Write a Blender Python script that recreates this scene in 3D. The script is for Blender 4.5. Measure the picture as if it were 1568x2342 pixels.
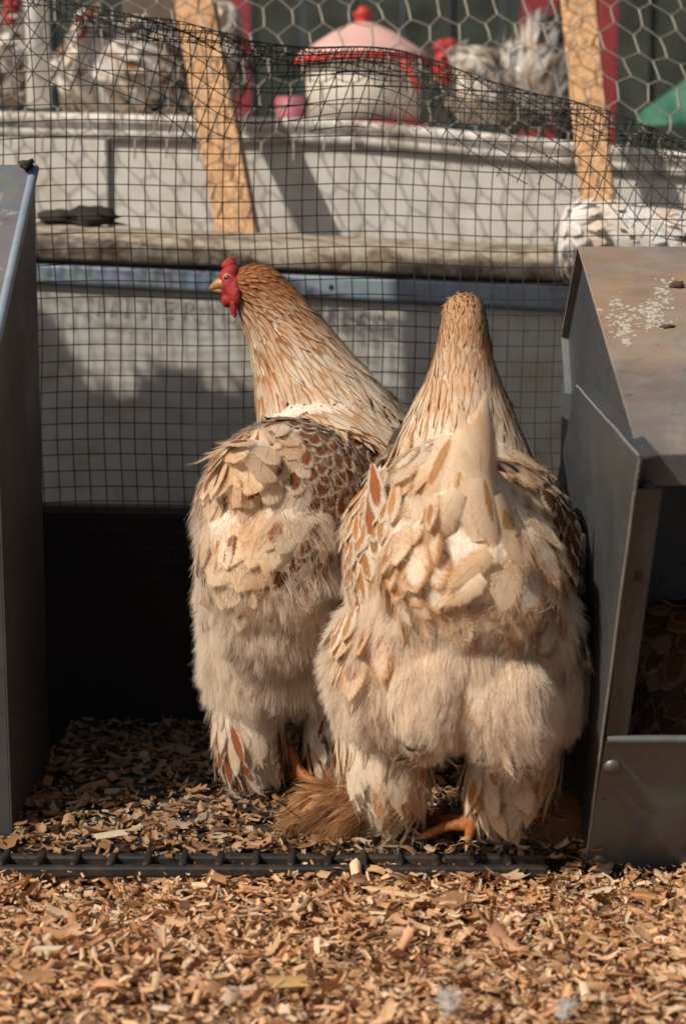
import bpy, bmesh, math, random
import numpy as np
from mathutils import Vector, Matrix

R = math.radians
rng = np.random.default_rng(7)
random.seed(7)
scene = bpy.context.scene
for o in list(bpy.data.objects):
    bpy.data.objects.remove(o)
col = scene.collection

# ------------------------------------------------------------------ camera
CAM_H, PITCH, FPX = 0.45, R(8.0), 4084.0
cam_d = bpy.data.cameras.new('camera')
cam = bpy.data.objects.new('camera', cam_d)
col.objects.link(cam)
cam.location = (0, 0, CAM_H)
cam.rotation_euler = (math.pi / 2 - PITCH, 0, 0)
cam_d.sensor_fit = 'VERTICAL'
cam_d.sensor_height = 36.0
cam_d.lens = 18.0 / (1171.0 / FPX)
cam_d.clip_start = 0.02
cam_d.clip_end = 400
cam_d.dof.use_dof = True
cam_d.dof.focus_distance = 1.45
cam_d.dof.aperture_fstop = 6.8
scene.camera = cam

# ------------------------------------------------------------------ light
SUN_AZ, SUN_EL = R(50), R(42)          # light travels towards +X and +Y
wd = bpy.data.worlds.new('World')
scene.world = wd
wd.use_nodes = True
nt = wd.node_tree
nt.nodes.clear()
sky = nt.nodes.new('ShaderNodeTexSky')
sky.sky_type = 'NISHITA'
sky.sun_disc = False
sky.sun_elevation = SUN_EL
sky.sun_rotation = math.pi + SUN_AZ
sky.dust_density = 4.0
sky.air_density = 0.7
sky.ozone_density = 0.5
bg = nt.nodes.new('ShaderNodeBackground')
bg.inputs[1].default_value = 0.06
wo = nt.nodes.new('ShaderNodeOutputWorld')
nt.links.new(sky.outputs[0], bg.inputs[0])
nt.links.new(bg.outputs[0], wo.inputs[0])
sd = bpy.data.lights.new('sun', 'SUN')
sd.energy = 3.9
sd.angle = R(0.6)
sd.color = (1.0, 0.92, 0.81)
sun = bpy.data.objects.new('sun', sd)
col.objects.link(sun)
sun_dir = Vector((math.sin(SUN_AZ) * math.cos(SUN_EL), math.cos(SUN_AZ) * math.cos(SUN_EL), -math.sin(SUN_EL)))
sun.rotation_euler = sun_dir.to_track_quat('-Z', 'Y').to_euler()
sun.location = (-3, -2, 4)
scene.view_settings.view_transform = 'Standard'
scene.view_settings.look = 'None'
scene.view_settings.exposure = 0.08
scene.view_settings.gamma = 1.0
scene.cycles.diffuse_bounces = 6
scene.cycles.transmission_bounces = 8
scene.cycles.max_bounces = 14
scene.cycles.transparent_max_bounces = 24

# ------------------------------------------------------------------ placing helpers
CP, SP = math.cos(PITCH), math.sin(PITCH)
def ray(x, y):
    a, b = (x - 784.0) / FPX, (1171.0 - y) / FPX
    return np.array([a, CP + b * SP, -SP + b * CP])
CAM = np.array([0, 0, CAM_H])
def W(x, y, Y):                         # point of the place seen at (x, y) and standing at depth Y
    d = ray(x, y)
    return CAM + d * (Y / d[1])
def WX(x, y, X):                        # the same, in an upright plane X = const
    d = ray(x, y)
    return CAM + d * (X / d[0])
def WZ(x, y, Z):
    d = ray(x, y)
    return CAM + d * ((Z - CAM_H) / d[2])

# ------------------------------------------------------------------ mesh helpers
def tagit(o, label=None, cat=None, group=None, kind=None):
    if label: o['label'] = label
    if cat: o['category'] = cat
    if group: o['group'] = group
    if kind: o['kind'] = kind
    return o
def empty(name, loc, label, cat, group=None):
    o = bpy.data.objects.new(name, None)
    col.objects.link(o)
    o.location = loc
    o.empty_display_size = 0.05
    return tagit(o, label, cat, group)
def link(name, me, mat, parent=None):
    o = bpy.data.objects.new(name, me)
    if mat is not None and not me.materials:
        me.materials.append(mat)
    col.objects.link(o)
    if parent is not None:
        o.parent = parent
    return o
def origin_of(parent):
    v = np.zeros(3)
    while parent is not None:
        v += np.array(parent.location)
        parent = parent.parent
    return v
def np_mesh(name, V, F, smooth=True, attrs=None, uv=None):
    """F: (n,4) or (n,3) int array, or a list of such arrays"""
    V = np.asarray(V, dtype=np.float32)
    Fs = [np.asarray(f, dtype=np.int32) for f in (F if isinstance(F, list) else [F])]
    me = bpy.data.meshes.new(name)
    me.vertices.add(len(V))
    me.vertices.foreach_set('co', V.ravel())
    li = np.concatenate([f.ravel() for f in Fs])
    tot = np.concatenate([np.full(len(f), f.shape[1], np.int32) for f in Fs])
    st = np.concatenate([[0], np.cumsum(tot)[:-1]]).astype(np.int32)
    me.loops.add(len(li))
    me.loops.foreach_set('vertex_index', li)
    me.polygons.add(len(tot))
    me.polygons.foreach_set('loop_start', st)
    me.polygons.foreach_set('loop_total', tot)
    me.polygons.foreach_set('use_smooth', np.full(len(tot), smooth))
    if uv is not None:
        l = me.uv_layers.new(name='UVMap')
        l.data.foreach_set('uv', np.asarray(uv, np.float32)[li].ravel())
    for k, a in (attrs or {}).items():
        a = np.asarray(a, np.float32)
        if a.shape[1] == 3:
            a = np.concatenate([a, np.ones((len(a), 1), np.float32)], 1)
        at = me.attributes.new(k, 'FLOAT_COLOR', 'POINT')
        at.data.foreach_set('color', a.ravel())
    me.update()
    me.validate()
    return me
def add(name, V, F, mat, parent=None, smooth=False, attrs=None, uv=None, bevel=0.0):
    V = np.asarray(V, float)
    me = np_mesh(name, V - origin_of(parent), F, smooth, attrs, uv)
    o = link(name, me, mat, parent)
    if bevel:
        m = o.modifiers.new('bevel', 'BEVEL')
        m.width = bevel
        m.segments = 2
        m.limit_method = 'ANGLE'
    return o
BOXF = np.array([[0, 3, 2, 1], [4, 5, 6, 7], [0, 1, 5, 4], [1, 2, 6, 5], [2, 3, 7, 6], [3, 0, 4, 7]])
def box_v(lo, hi):
    x0, y0, z0 = lo
    x1, y1, z1 = hi
    return np.array([[x0, y0, z0], [x1, y0, z0], [x1, y1, z0], [x0, y1, z0], [x0, y0, z1], [x1, y0, z1], [x1, y1, z1], [x0, y1, z1]], float)
def box(name, lo, hi, mat, parent=None, bevel=0.002):
    return add(name, box_v(lo, hi), BOXF, mat, parent, bevel=bevel)
def slab(name, quad, thick, mat, parent=None, bevel=0.001):
    """a sheet: any planar polygon (3D, in order), given a thickness vector"""
    q = np.asarray(quad, float)
    n = len(q)
    V = np.concatenate([q, q + np.asarray(thick, float)])
    bm = bmesh.new()
    o = origin_of(parent)
    vs = [bm.verts.new(v - o) for v in V]
    bm.faces.new(vs[:n])
    bm.faces.new(vs[n:][::-1])
    for i in range(n):
        j = (i + 1) % n
        bm.faces.new([vs[i], vs[i + n], vs[j + n], vs[j]])
    bmesh.ops.recalc_face_normals(bm, faces=bm.faces)
    me = bpy.data.meshes.new(name)
    bm.to_mesh(me)
    bm.free()
    ob = link(name, me, mat, parent)
    if bevel:
        m = ob.modifiers.new('bevel', 'BEVEL')
        m.width = bevel
        m.segments = 2
        m.limit_method = 'ANGLE'
    return ob
def lathe_v(prof, c, n=32, axis=None):
    c = np.asarray(c, float)
    a = np.linspace(0, 2 * math.pi, n, endpoint=False)
    V = []
    for r, z in prof:
        V.append(np.stack([r * np.cos(a), r * np.sin(a), np.full(n, z)], 1))
    V = np.concatenate(V)
    if axis is not None:
        q = Vector((0, 0, 1)).rotation_difference(Vector(axis)).to_matrix()
        V = V @ np.array(q).T
    F = []
    for i in range(len(prof) - 1):
        for k in range(n):
            l = (k + 1) % n
            F.append([i * n + k, i * n + l, (i + 1) * n + l, (i + 1) * n + k])
    return V + c, np.array(F)
def lathe(name, prof, c, mat, parent=None, n=32, axis=None, smooth=True):
    V, F = lathe_v(prof, c, n, axis)
    return add(name, V, F, mat, parent, smooth=smooth)
def tubes(polys, rad, sides=4):
    """polys: list of (k,3) arrays -> joined tube mesh"""
    Vs, Fs, off = [], [], 0
    for p in polys:
        p = np.asarray(p, float)
        k = len(p)
        if k < 2: continue
        t = np.gradient(p, axis=0)
        t /= np.linalg.norm(t, axis=1, keepdims=True) + 1e-12
        ref = np.array([0.31, -0.9, 0.3])
        u = np.cross(t, ref)
        u /= np.linalg.norm(u, axis=1, keepdims=True) + 1e-9
        v = np.cross(t, u)
        r = np.broadcast_to(np.asarray(rad, float), (k,))
        a = np.linspace(0, 2 * math.pi, sides, endpoint=False)
        ring = (u[:, None] * np.cos(a)[None, :, None] + v[:, None] * np.sin(a)[None, :, None]) * r[:, None, None] + p[:, None]
        Vs.append(ring.reshape(-1, 3))
        i = np.arange(k - 1)[:, None]
        s = np.arange(sides)[None]
        s2 = (s + 1) % sides
        Fs.append((np.stack([i * sides + s, i * sides + s2, (i + 1) * sides + s2, (i + 1) * sides + s], -1) + off).reshape(-1, 4))
        off += k * sides
    return np.concatenate(Vs), np.concatenate(Fs)

# ------------------------------------------------------------------ materials
def mat_new(name):
    m = bpy.data.materials.new(name)
    m.use_nodes = True
    return m, m.node_tree, m.node_tree.nodes['Principled BSDF']
def N(t, typ, **kw):
    n = t.nodes.new(typ)
    for k, v in kw.items():
        setattr(n, k, v)
    return n
def mixc(t, fac, a, b, blend='MIX'):
    n = N(t, 'ShaderNodeMix', data_type='RGBA', blend_type=blend)
    for i, v in ((0, fac), (6, a), (7, b)):
        if hasattr(v, 'is_output') or isinstance(v, bpy.types.NodeSocket):
            t.links.new(v, n.inputs[i])
        else:
            n.inputs[i].default_value = v if i == 0 else (*v[:3], 1)
    return n.outputs[2]
def ramp(t, src, stops):
    n = N(t, 'ShaderNodeValToRGB')
    e = n.color_ramp.elements
    while len(e) < len(stops): e.new(0.5)
    for i, (p, c) in enumerate(stops):
        e[i].position = p
        e[i].color = (*c, 1) if len(c) == 3 else c
    t.links.new(src, n.inputs[0])
    return n.outputs[0]
def noise(t, scale, detail=4, rough=0.6, vec=None, dist=0.0):
    n = N(t, 'ShaderNodeTexNoise')
    n.inputs['Scale'].default_value = scale
    n.inputs['Detail'].default_value = detail
    n.inputs['Roughness'].default_value = rough
    n.inputs['Distortion'].default_value = dist
    if vec is not None: t.links.new(vec, n.inputs['Vector'])
    return n.outputs[0]
def objco(t, scale=(1, 1, 1), rot=(0, 0, 0)):
    c = N(t, 'ShaderNodeTexCoord')
    m = N(t, 'ShaderNodeMapping')
    m.inputs['Scale'].default_value = scale
    m.inputs['Rotation'].default_value = rot
    t.links.new(c.outputs['Object'], m.inputs[0])
    return m.outputs[0]
def math_n(t, op, a, b=None, c=None):
    n = N(t, 'ShaderNodeMath', operation=op)
    for i, v in enumerate((a, b, c)):
        if v is None: continue
        if isinstance(v, (int, float)): n.inputs[i].default_value = v
        else: t.links.new(v, n.inputs[i])
    return n.outputs[0]
def bump(t, bsdf, h, strength=0.3, dist=0.002):
    b = N(t, 'ShaderNodeBump')
    b.inputs['Strength'].default_value = strength
    b.inputs['Distance'].default_value = dist
    t.links.new(h, b.inputs['Height'])
    t.links.new(b.outputs[0], bsdf.inputs['Normal'])
def simple(name, c, rough=0.7, metal=0.0, var=0.25, scale=30, dirt=None, dirt_amt=0.5, dirt_scale=12, bmp=0.2, stretch=(1, 1, 1)):
    m, t, b = mat_new(name)
    v = objco(t, stretch)
    n1 = noise(t, scale, 6, 0.65, v)
    c = np.array(c)
    out = ramp(t, n1, [(0.3, tuple(c * (1 - var))), (0.7, tuple(np.minimum(c * (1 + var), 0.9)))])
    if dirt is not None:
        n2 = noise(t, dirt_scale, 8, 0.7, v, 0.3)
        f = ramp(t, n2, [(0.5 - 0.12 * dirt_amt, (0, 0, 0)), (0.72 - 0.2 * dirt_amt, (1, 1, 1))])
        out = mixc(t, f, out, dirt)
    t.links.new(out, b.inputs['Base Color'])
    b.inputs['Roughness'].default_value = rough
    b.inputs['Metallic'].default_value = metal
    if bmp: bump(t, b, n1, bmp, 0.001)
    return m
M = {}
M['soil'] = simple('soil', (0.06, 0.045, 0.035), 0.95, scale=25)
M['bed_base'] = simple('bedding_base', (0.20, 0.115, 0.06), 0.95, scale=120, var=0.6)
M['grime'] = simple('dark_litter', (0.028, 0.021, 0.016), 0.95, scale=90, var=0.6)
M['galv'] = None
def galv(name, c, metal, rough, dirtc, dirt_amt, spl=True):
    m, t, b = mat_new(name)
    v = objco(t)
    n1 = noise(t, 9, 6, 0.7, v)
    vor = N(t, 'ShaderNodeTexVoronoi')
    vor.inputs['Scale'].default_value = 70
    t.links.new(v, vor.inputs['Vector'])
    c = np.array(c)
    out = ramp(t, n1, [(0.3, tuple(c * 0.75)), (0.7, tuple(c * 1.2))])
    out = mixc(t, 0.12, out, vor.outputs['Color'], 'OVERLAY')
    n2 = noise(t, 7, 9, 0.72, v, 0.4)
    f = ramp(t, n2, [(0.47 - 0.25 * dirt_amt, (0, 0, 0)), (0.62, (1, 1, 1))])
    out = mixc(t, math_n(t, 'MULTIPLY', f, dirt_amt), out, dirtc)
    n3 = noise(t, 95, 3, 0.6, v)
    f3 = ramp(t, n3, [(0.66, (0, 0, 0)), (0.74, (1, 1, 1))])
    out = mixc(t, math_n(t, 'MULTIPLY', f3, 0.55), out, (0.06, 0.03, 0.018))
    if spl:
        n4 = noise(t, 26, 5, 0.7, v, 0.8)
        n5 = noise(t, 5, 2, 0.5, v)
        f4 = math_n(t, 'MULTIPLY', ramp(t, n4, [(0.6, (0, 0, 0)), (0.66, (1, 1, 1))]), ramp(t, n5, [(0.54, (0, 0, 0)), (0.62, (1, 1, 1))]))
        out = mixc(t, math_n(t, 'MULTIPLY', f4, 0.8), out, (0.5, 0.46, 0.38))
    t.links.new(out, b.inputs['Base Color'])
    rr = ramp(t, n2, [(0.3, (rough * 0.8,) * 3), (0.65, (min(1, rough * 1.5),) * 3)])
    t.links.new(rr, b.inputs['Roughness'])
    b.inputs['Metallic'].default_value = metal
    bump(t, b, n2, 0.12, 0.001)
    return m
M['galv_lid'] = galv('galvanised_lid', (0.26, 0.26, 0.26), 0.15, 0.6, (0.29, 0.20, 0.13), 0.8)
t_ = M['galv_lid'].node_tree
b_ = t_.nodes['Principled BSDF']
src = b_.inputs['Base Color'].links[0].from_socket
na = ramp(t_, noise(t_, 3.2, 8, 0.68, objco(t_), 0.6), [(0.40, (0.62, 0.66, 0.74)), (0.52, (1, 1, 1)), (0.66, (1.12, 0.92, 0.74))])
nb_ = ramp(t_, noise(t_, 14, 6, 0.75, objco(t_, (1, 1, 6)), 0.5), [(0.3, (0.78, 0.77, 0.76)), (0.7, (1.1, 1.1, 1.1))])
t_.links.new(mixc(t_, 1.0, mixc(t_, 1.0, src, na, 'MULTIPLY'), nb_, 'MULTIPLY'), b_.inputs['Base Color'])
for key in ():
    pass
M['galv_lid_grey'] = galv('galvanised_lid_grey', (0.16, 0.165, 0.175), 0.2, 0.55, (0.15, 0.12, 0.09), 0.3)
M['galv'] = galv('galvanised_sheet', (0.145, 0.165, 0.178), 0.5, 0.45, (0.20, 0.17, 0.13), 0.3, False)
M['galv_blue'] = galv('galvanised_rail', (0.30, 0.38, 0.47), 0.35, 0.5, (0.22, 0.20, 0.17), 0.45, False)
M['galv_mid'] = galv('shaded_galvanised', (0.078, 0.088, 0.102), 0.5, 0.42, (0.10, 0.085, 0.065), 0.4, False)  # grey darkened in place of shade missing on the right box's side wall
M['galv_dark'] = galv('dark_shaded_galvanised', (0.07, 0.07, 0.072), 0.4, 0.5, (0.06, 0.05, 0.04), 0.4, False)  # shade and dark reflections of the left box put into this grey
M['bolt'] = simple('bolt_zinc', (0.16, 0.15, 0.14), 0.5, 0.6, scale=200)
M['black_bar'] = simple('black_plastic', (0.013, 0.012, 0.012), 0.55, dirt=(0.05, 0.032, 0.02), dirt_amt=0.4, dirt_scale=60, scale=80)
M['dark_board'] = simple('dark_board', (0.030, 0.019, 0.014), 0.85, stretch=(2, 20, 40), scale=8, dirt=(0.03, 0.02, 0.016), dirt_amt=0.2)
M['wire'] = simple('dark_wire', (0.050, 0.051, 0.048), 0.55, 0.4, scale=200, bmp=0)
M['hexwire'] = simple('galvanised_wire', (0.30, 0.27, 0.23), 0.5, 0.3, scale=60, bmp=0)
M['panel'] = simple('dirty_white_panel', (0.52, 0.51, 0.47), 0.6, scale=40, var=0.08, dirt=(0.42, 0.37, 0.28), dirt_amt=0.35, dirt_scale=26)
M['panel_print'] = simple('faded_print', (0.42, 0.40, 0.39), 0.7, scale=60, var=0.1)
M['ledge'] = simple('weathered_ledge', (0.40, 0.34, 0.26), 0.8, scale=60, dirt=(0.14, 0.09, 0.05), dirt_amt=0.5, dirt_scale=35)
M['white_box'] = simple('weathered_white', (0.66, 0.63, 0.57), 0.6, scale=14, var=0.12, dirt=(0.50, 0.45, 0.37), dirt_amt=0.35, dirt_scale=9)
M['white_lip'] = simple('white_lip', (0.76, 0.72, 0.65), 0.5, scale=14, var=0.12, dirt=(0.25, 0.20, 0.15), dirt_amt=0.3, dirt_scale=20)
M['white_post'] = simple('white_post', (0.80, 0.76, 0.70), 0.5, scale=20, var=0.08)
M['plank'] = simple('fresh_lumber', (0.62, 0.36, 0.18), 0.75, stretch=(25, 25, 2.0), scale=6, var=0.3, dirt=(0.30, 0.15, 0.06), dirt_amt=0.35, dirt_scale=5)
M['dark_post'] = simple('dark_post', (0.12, 0.085, 0.06), 0.85, stretch=(12, 12, 1.5), scale=6)
M['red_post'] = simple('red_post', (0.22, 0.022, 0.025), 0.6, scale=10)
M['shed_board'] = simple('shed_board', (0.035, 0.042, 0.032), 0.85, scale=9, var=0.7)
M['lid_pink'] = simple('faded_red_lid', (0.66, 0.40, 0.35), 0.6, scale=20, var=0.12)
M['lid_red'] = simple('red_plastic', (0.48, 0.045, 0.035), 0.45, scale=20, var=0.15)
M['tank_white'] = simple('white_plastic', (0.70, 0.64, 0.54), 0.45, scale=20, var=0.06)
M['pink_pail'] = simple('pink_plastic', (0.34, 0.10, 0.13), 0.5, scale=20)
M['green_net'] = simple('green_netting', (0.035, 0.13, 0.085), 0.7, scale=80, stretch=(1, 1, 8))
M['skin_red'] = simple('red_skin', (0.40, 0.022, 0.022), 0.65, scale=330, var=0.55, dirt=(0.22, 0.02, 0.018), dirt_amt=0.3, dirt_scale=120, bmp=1.0)
M['beak'] = simple('horn_beak', (0.40, 0.21, 0.09), 0.45, scale=150)
M['eye'] = simple('eye_dark', (0.012, 0.008, 0.006), 0.12, bmp=0)
M['iris'] = simple('eye_rim', (0.48, 0.22, 0.06), 0.4, bmp=0)
M['foot'] = simple('scaly_foot', (0.34, 0.11, 0.03), 0.6, scale=300, var=0.45, bmp=0.6)
M['clod'] = simple('dark_clod', (0.03, 0.024, 0.018), 0.95, scale=60)
M['leaf'] = simple('leaf_green', (0.06, 0.09, 0.035), 0.6, scale=30)
M['blocker_wood'] = simple('blocker_wood', (0.30, 0.23, 0.17), 0.85, stretch=(12, 12, 1.5), scale=5)
M['barn_board'] = simple('barn_board', (0.06, 0.048, 0.04), 0.85, stretch=(12, 12, 1.5), scale=5)
M['down'] = simple('down', (0.60, 0.56, 0.53), 0.9, var=0.1, bmp=0)
M['blocker_hay'] = simple('blocker_hay', (0.40, 0.30, 0.14), 0.8, scale=40)

def attr_col(t, name):
    a = N(t, 'ShaderNodeAttribute')
    a.attribute_name = name
    return a
def feather_mat(name):
    m, t, b = mat_new(name)
    base = attr_col(t, 'base').outputs['Color']
    mark = attr_col(t, 'mark').outputs['Color']
    pm = attr_col(t, 'pm')                       # r: radius across, g: centre along, b: radius along ; alpha: random
    sep = N(t, 'ShaderNodeSeparateColor')
    t.links.new(pm.outputs['Color'], sep.inputs[0])
    uv = N(t, 'ShaderNodeUVMap')
    sx = N(t, 'ShaderNodeSeparateXYZ')
    t.links.new(uv.outputs[0], sx.inputs[0])
    u = math_n(t, 'ABSOLUTE', math_n(t, 'MULTIPLY_ADD', sx.outputs[0], 2.0, -1.0))
    v = sx.outputs[1]
    du = math_n(t, 'DIVIDE', u, math_n(t, 'MAXIMUM', sep.outputs[0], 0.001))
    dv = math_n(t, 'DIVIDE', math_n(t, 'SUBTRACT', v, sep.outputs[1]), math_n(t, 'MAXIMUM', sep.outputs[2], 0.001))
    d = math_n(t, 'SQRT', math_n(t, 'ADD', math_n(t, 'MULTIPLY', du, du), math_n(t, 'MULTIPLY', dv, dv)))
    # barbs: streaks that run out and forward from the shaft
    cb = N(t, 'ShaderNodeCombineXYZ')
    t.links.new(math_n(t, 'MULTIPLY', math_n(t, 'SUBTRACT', v, math_n(t, 'MULTIPLY', u, 0.35)), 34.0), cb.inputs[0])
    t.links.new(math_n(t, 'MULTIPLY', u, 1.3), cb.inputs[1])
    t.links.new(math_n(t, 'MULTIPLY', pm.outputs['Alpha'], 97.0), cb.inputs[2])
    nb = noise(t, 1.0, 3, 0.6, cb.outputs[0])
    gl = noise(t, 160, 3, 0.6, objco(t))
    dd = math_n(t, 'ADD', d, math_n(t, 'MULTIPLY_ADD', nb, 1.2, -0.6))
    f = ramp(t, dd, [(0.78, (1, 1, 1)), (1.08, (0, 0, 0))])
    out = mixc(t, f, base, mark)
    tn = noise(t, 34, 3, 0.6, objco(t))
    tf = math_n(t, 'MULTIPLY', ramp(t, tn, [(0.44, (0, 0, 0)), (0.70, (1, 1, 1))]), 0.75)
    out = mixc(t, tf, out, mixc(t, 1.0, out, (0.86, 0.58, 0.34), 'MULTIPLY'))
    # shaft
    fs = math_n(t, 'MULTIPLY', math_n(t, 'LESS_THAN', u, 0.045), 0.16)
    out = mixc(t, fs, out, (0.62, 0.42, 0.24))
    br = ramp(t, nb, [(0.25, (0.88, 0.86, 0.84)), (0.75, (1.06, 1.06, 1.06))])
    out = mixc(t, 1.0, out, br, 'MULTIPLY')
    st = ramp(t, gl, [(0.62, (0, 0, 0)), (0.75, (1, 1, 1))])
    out = mixc(t, math_n(t, 'MULTIPLY', st, 0.35), out, (0.46, 0.25, 0.11))
    t.links.new(out, b.inputs['Base Color'])
    b.inputs['Roughness'].default_value = 0.75
    b.inputs['Specular IOR Level'].default_value = 0.2
    an = attr_col(t, 'nrm')
    vm = N(t, 'ShaderNodeVectorMath', operation='MULTIPLY_ADD')
    t.links.new(an.outputs['Vector'], vm.inputs[0])
    vm.inputs[1].default_value = (2, 2, 2)
    vm.inputs[2].default_value = (-1, -1, -1)
    ge = N(t, 'ShaderNodeNewGeometry')
    mv = N(t, 'ShaderNodeMix', data_type='VECTOR')
    t.links.new(an.outputs['Alpha'], mv.inputs[0])
    t.links.new(ge.outputs['Normal'], mv.inputs[4])
    t.links.new(vm.outputs[0], mv.inputs[5])
    vn = N(t, 'ShaderNodeVectorMath', operation='NORMALIZE')
    t.links.new(mv.outputs[1], vn.inputs[0])
    bu = N(t, 'ShaderNodeBump')
    bu.inputs['Strength'].default_value = 0.22
    bu.inputs['Distance'].default_value = 0.0006
    t.links.new(nb, bu.inputs['Height'])
    t.links.new(vn.outputs[0], bu.inputs['Normal'])
    t.links.new(bu.outputs[0], b.inputs['Normal'])
    # thin: some light comes through
    tr = N(t, 'ShaderNodeBsdfTranslucent')
    t.links.new(out, tr.inputs[0])
    mx = N(t, 'ShaderNodeMixShader')
    mx.inputs[0].default_value = 0.28
    o = t.nodes['Material Output']
    t.links.new(b.outputs[0], mx.inputs[1])
    t.links.new(tr.outputs[0], mx.inputs[2])
    # frayed, soft edges and tips
    tip = math_n(t, 'ADD', math_n(t, 'POWER', u, 3.0), math_n(t, 'POWER', v, 11.0))
    al0 = math_n(t, 'MULTIPLY_ADD', tip, -1.6, math_n(t, 'MULTIPLY_ADD', nb, 1.7, 0.80))
    al = N(t, 'ShaderNodeClamp').outputs[0]
    t.links.new(al0, al.node.inputs[0])
    tp = N(t, 'ShaderNodeBsdfTransparent')
    m2 = N(t, 'ShaderNodeMixShader')
    t.links.new(al, m2.inputs[0])
    t.links.new(tp.outputs[0], m2.inputs[1])
    t.links.new(mx.outputs[0], m2.inputs[2])
    t.links.new(m2.outputs[0], o.inputs[0])
    return m
M['feather'] = feather_mat('feather')
def fluff_mat(name):
    m, t, b = mat_new(name)
    c = attr_col(t, 'base').outputs['Color']
    hi = N(t, 'ShaderNodeHairInfo')
    k = ramp(t, hi.outputs['Intercept'], [(0.0, (0.97, 0.95, 0.93)), (0.6, (1.0, 1.0, 1.0))])
    out = mixc(t, 1.0, c, k, 'MULTIPLY')
    t.links.new(out, b.inputs['Base Color'])
    b.inputs['Roughness'].default_value = 0.9
    b.inputs['Specular IOR Level'].default_value = 0.1
    tr = N(t, 'ShaderNodeBsdfTranslucent')
    t.links.new(out, tr.inputs[0])
    mx = N(t, 'ShaderNodeMixShader')
    mx.inputs[0].default_value = 0.48
    t.links.new(b.outputs[0], mx.inputs[1])
    t.links.new(tr.outputs[0], mx.inputs[2])
    t.links.new(mx.outputs[0], t.nodes['Material Output'].inputs[0])
    return m
M['fluff'] = fluff_mat('down_fluff')
def shaving_mat():
    m, t, b = mat_new('wood_shaving')
    c = attr_col(t, 'base').outputs['Color']
    uv = N(t, 'ShaderNodeUVMap')
    mp = N(t, 'ShaderNodeMapping')
    mp.inputs['Scale'].default_value = (1.2, 9, 1)
    t.links.new(uv.outputs[0], mp.inputs[0])
    n1 = noise(t, 2.2, 4, 0.6, mp.outputs[0])
    k = ramp(t, n1, [(0.3, (0.72, 0.62, 0.52)), (0.7, (1.1, 1.1, 1.08))])
    out = mixc(t, 1.0, c, k, 'MULTIPLY')
    t.links.new(out, b.inputs['Base Color'])
    b.inputs['Roughness'].default_value = 0.8
    b.inputs['Specular IOR Level'].default_value = 0.2
    bump(t, b, n1, 0.4, 0.0006)
    tr = N(t, 'ShaderNodeBsdfTranslucent')
    t.links.new(out, tr.inputs[0])
    mx = N(t, 'ShaderNodeMixShader')
    mx.inputs[0].default_value = 0.15
    t.links.new(b.outputs[0], mx.inputs[1])
    t.links.new(tr.outputs[0], mx.inputs[2])
    t.links.new(mx.outputs[0], t.nodes['Material Output'].inputs[0])
    return m
M['shaving'] = shaving_mat()
M['under'] = simple('under_plumage', (0.66, 0.54, 0.41), 0.9, scale=60, var=0.2)
def coat_mat():
    m, t, b = mat_new('body_coat')
    c = attr_col(t, 'base').outputs['Color']
    n1 = noise(t, 220, 4, 0.6, objco(t))
    k = ramp(t, n1, [(0.3, (0.8, 0.78, 0.76)), (0.7, (1.1, 1.1, 1.1))])
    t.links.new(mixc(t, 1.0, c, k, 'MULTIPLY'), b.inputs['Base Color'])
    b.inputs['Roughness'].default_value = 0.9
    bump(t, b, n1, 0.4, 0.001)
    return m
M['coat'] = coat_mat()
M['under_dark'] = simple('under_plumage_dark', (0.16, 0.08, 0.045), 0.9, scale=60, var=0.2)
M['under_white'] = simple('under_plumage_white', (0.62, 0.58, 0.52), 0.9, scale=60, var=0.15)

# ================================================================== the setting
ZB, ZG, ZBED = -0.03, 0.0, -0.014                     # level of the bedding in front, level of the slatted floor
g = 60.0
add('ground', [[-g, -g, -0.075], [g, -g, -0.075], [g, g, -0.075], [-g, g, -0.075]], np.array([[0, 1, 2, 3]]), M['soil'])['kind'] = 'structure'

def bumpy(x0, x1, y0, y1, z, amp, nx, ny, seed):
    r = np.random.default_rng(seed)
    xs, ys = np.linspace(x0, x1, nx), np.linspace(y0, y1, ny)
    X, Y = np.meshgrid(xs, ys)
    Z = z + amp * r.standard_normal(X.shape)
    for _ in range(6):
        a, b, c = r.uniform(8, 30, 3)
        Z += amp * 0.8 * np.sin(a * X + c) * np.cos(b * Y + c * 2)
    V = np.stack([X, Y, Z], -1).reshape(-1, 3)
    i = np.arange(nx * ny).reshape(ny, nx)
    F = np.stack([i[:-1, :-1], i[:-1, 1:], i[1:, 1:], i[1:, :-1]], -1).reshape(-1, 4)
    return V, F
V, F = bumpy(-0.95, 0.95, 0.45, 1.345, ZBED - 0.012, 0.003, 110, 60, 3)
o = add('bedding_floor', V, F, M['bed_base'], smooth=True)
o['kind'] = 'structure'
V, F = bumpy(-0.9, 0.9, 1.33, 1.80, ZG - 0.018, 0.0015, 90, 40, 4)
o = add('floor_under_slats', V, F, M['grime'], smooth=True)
o['kind'] = 'structure'

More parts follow.
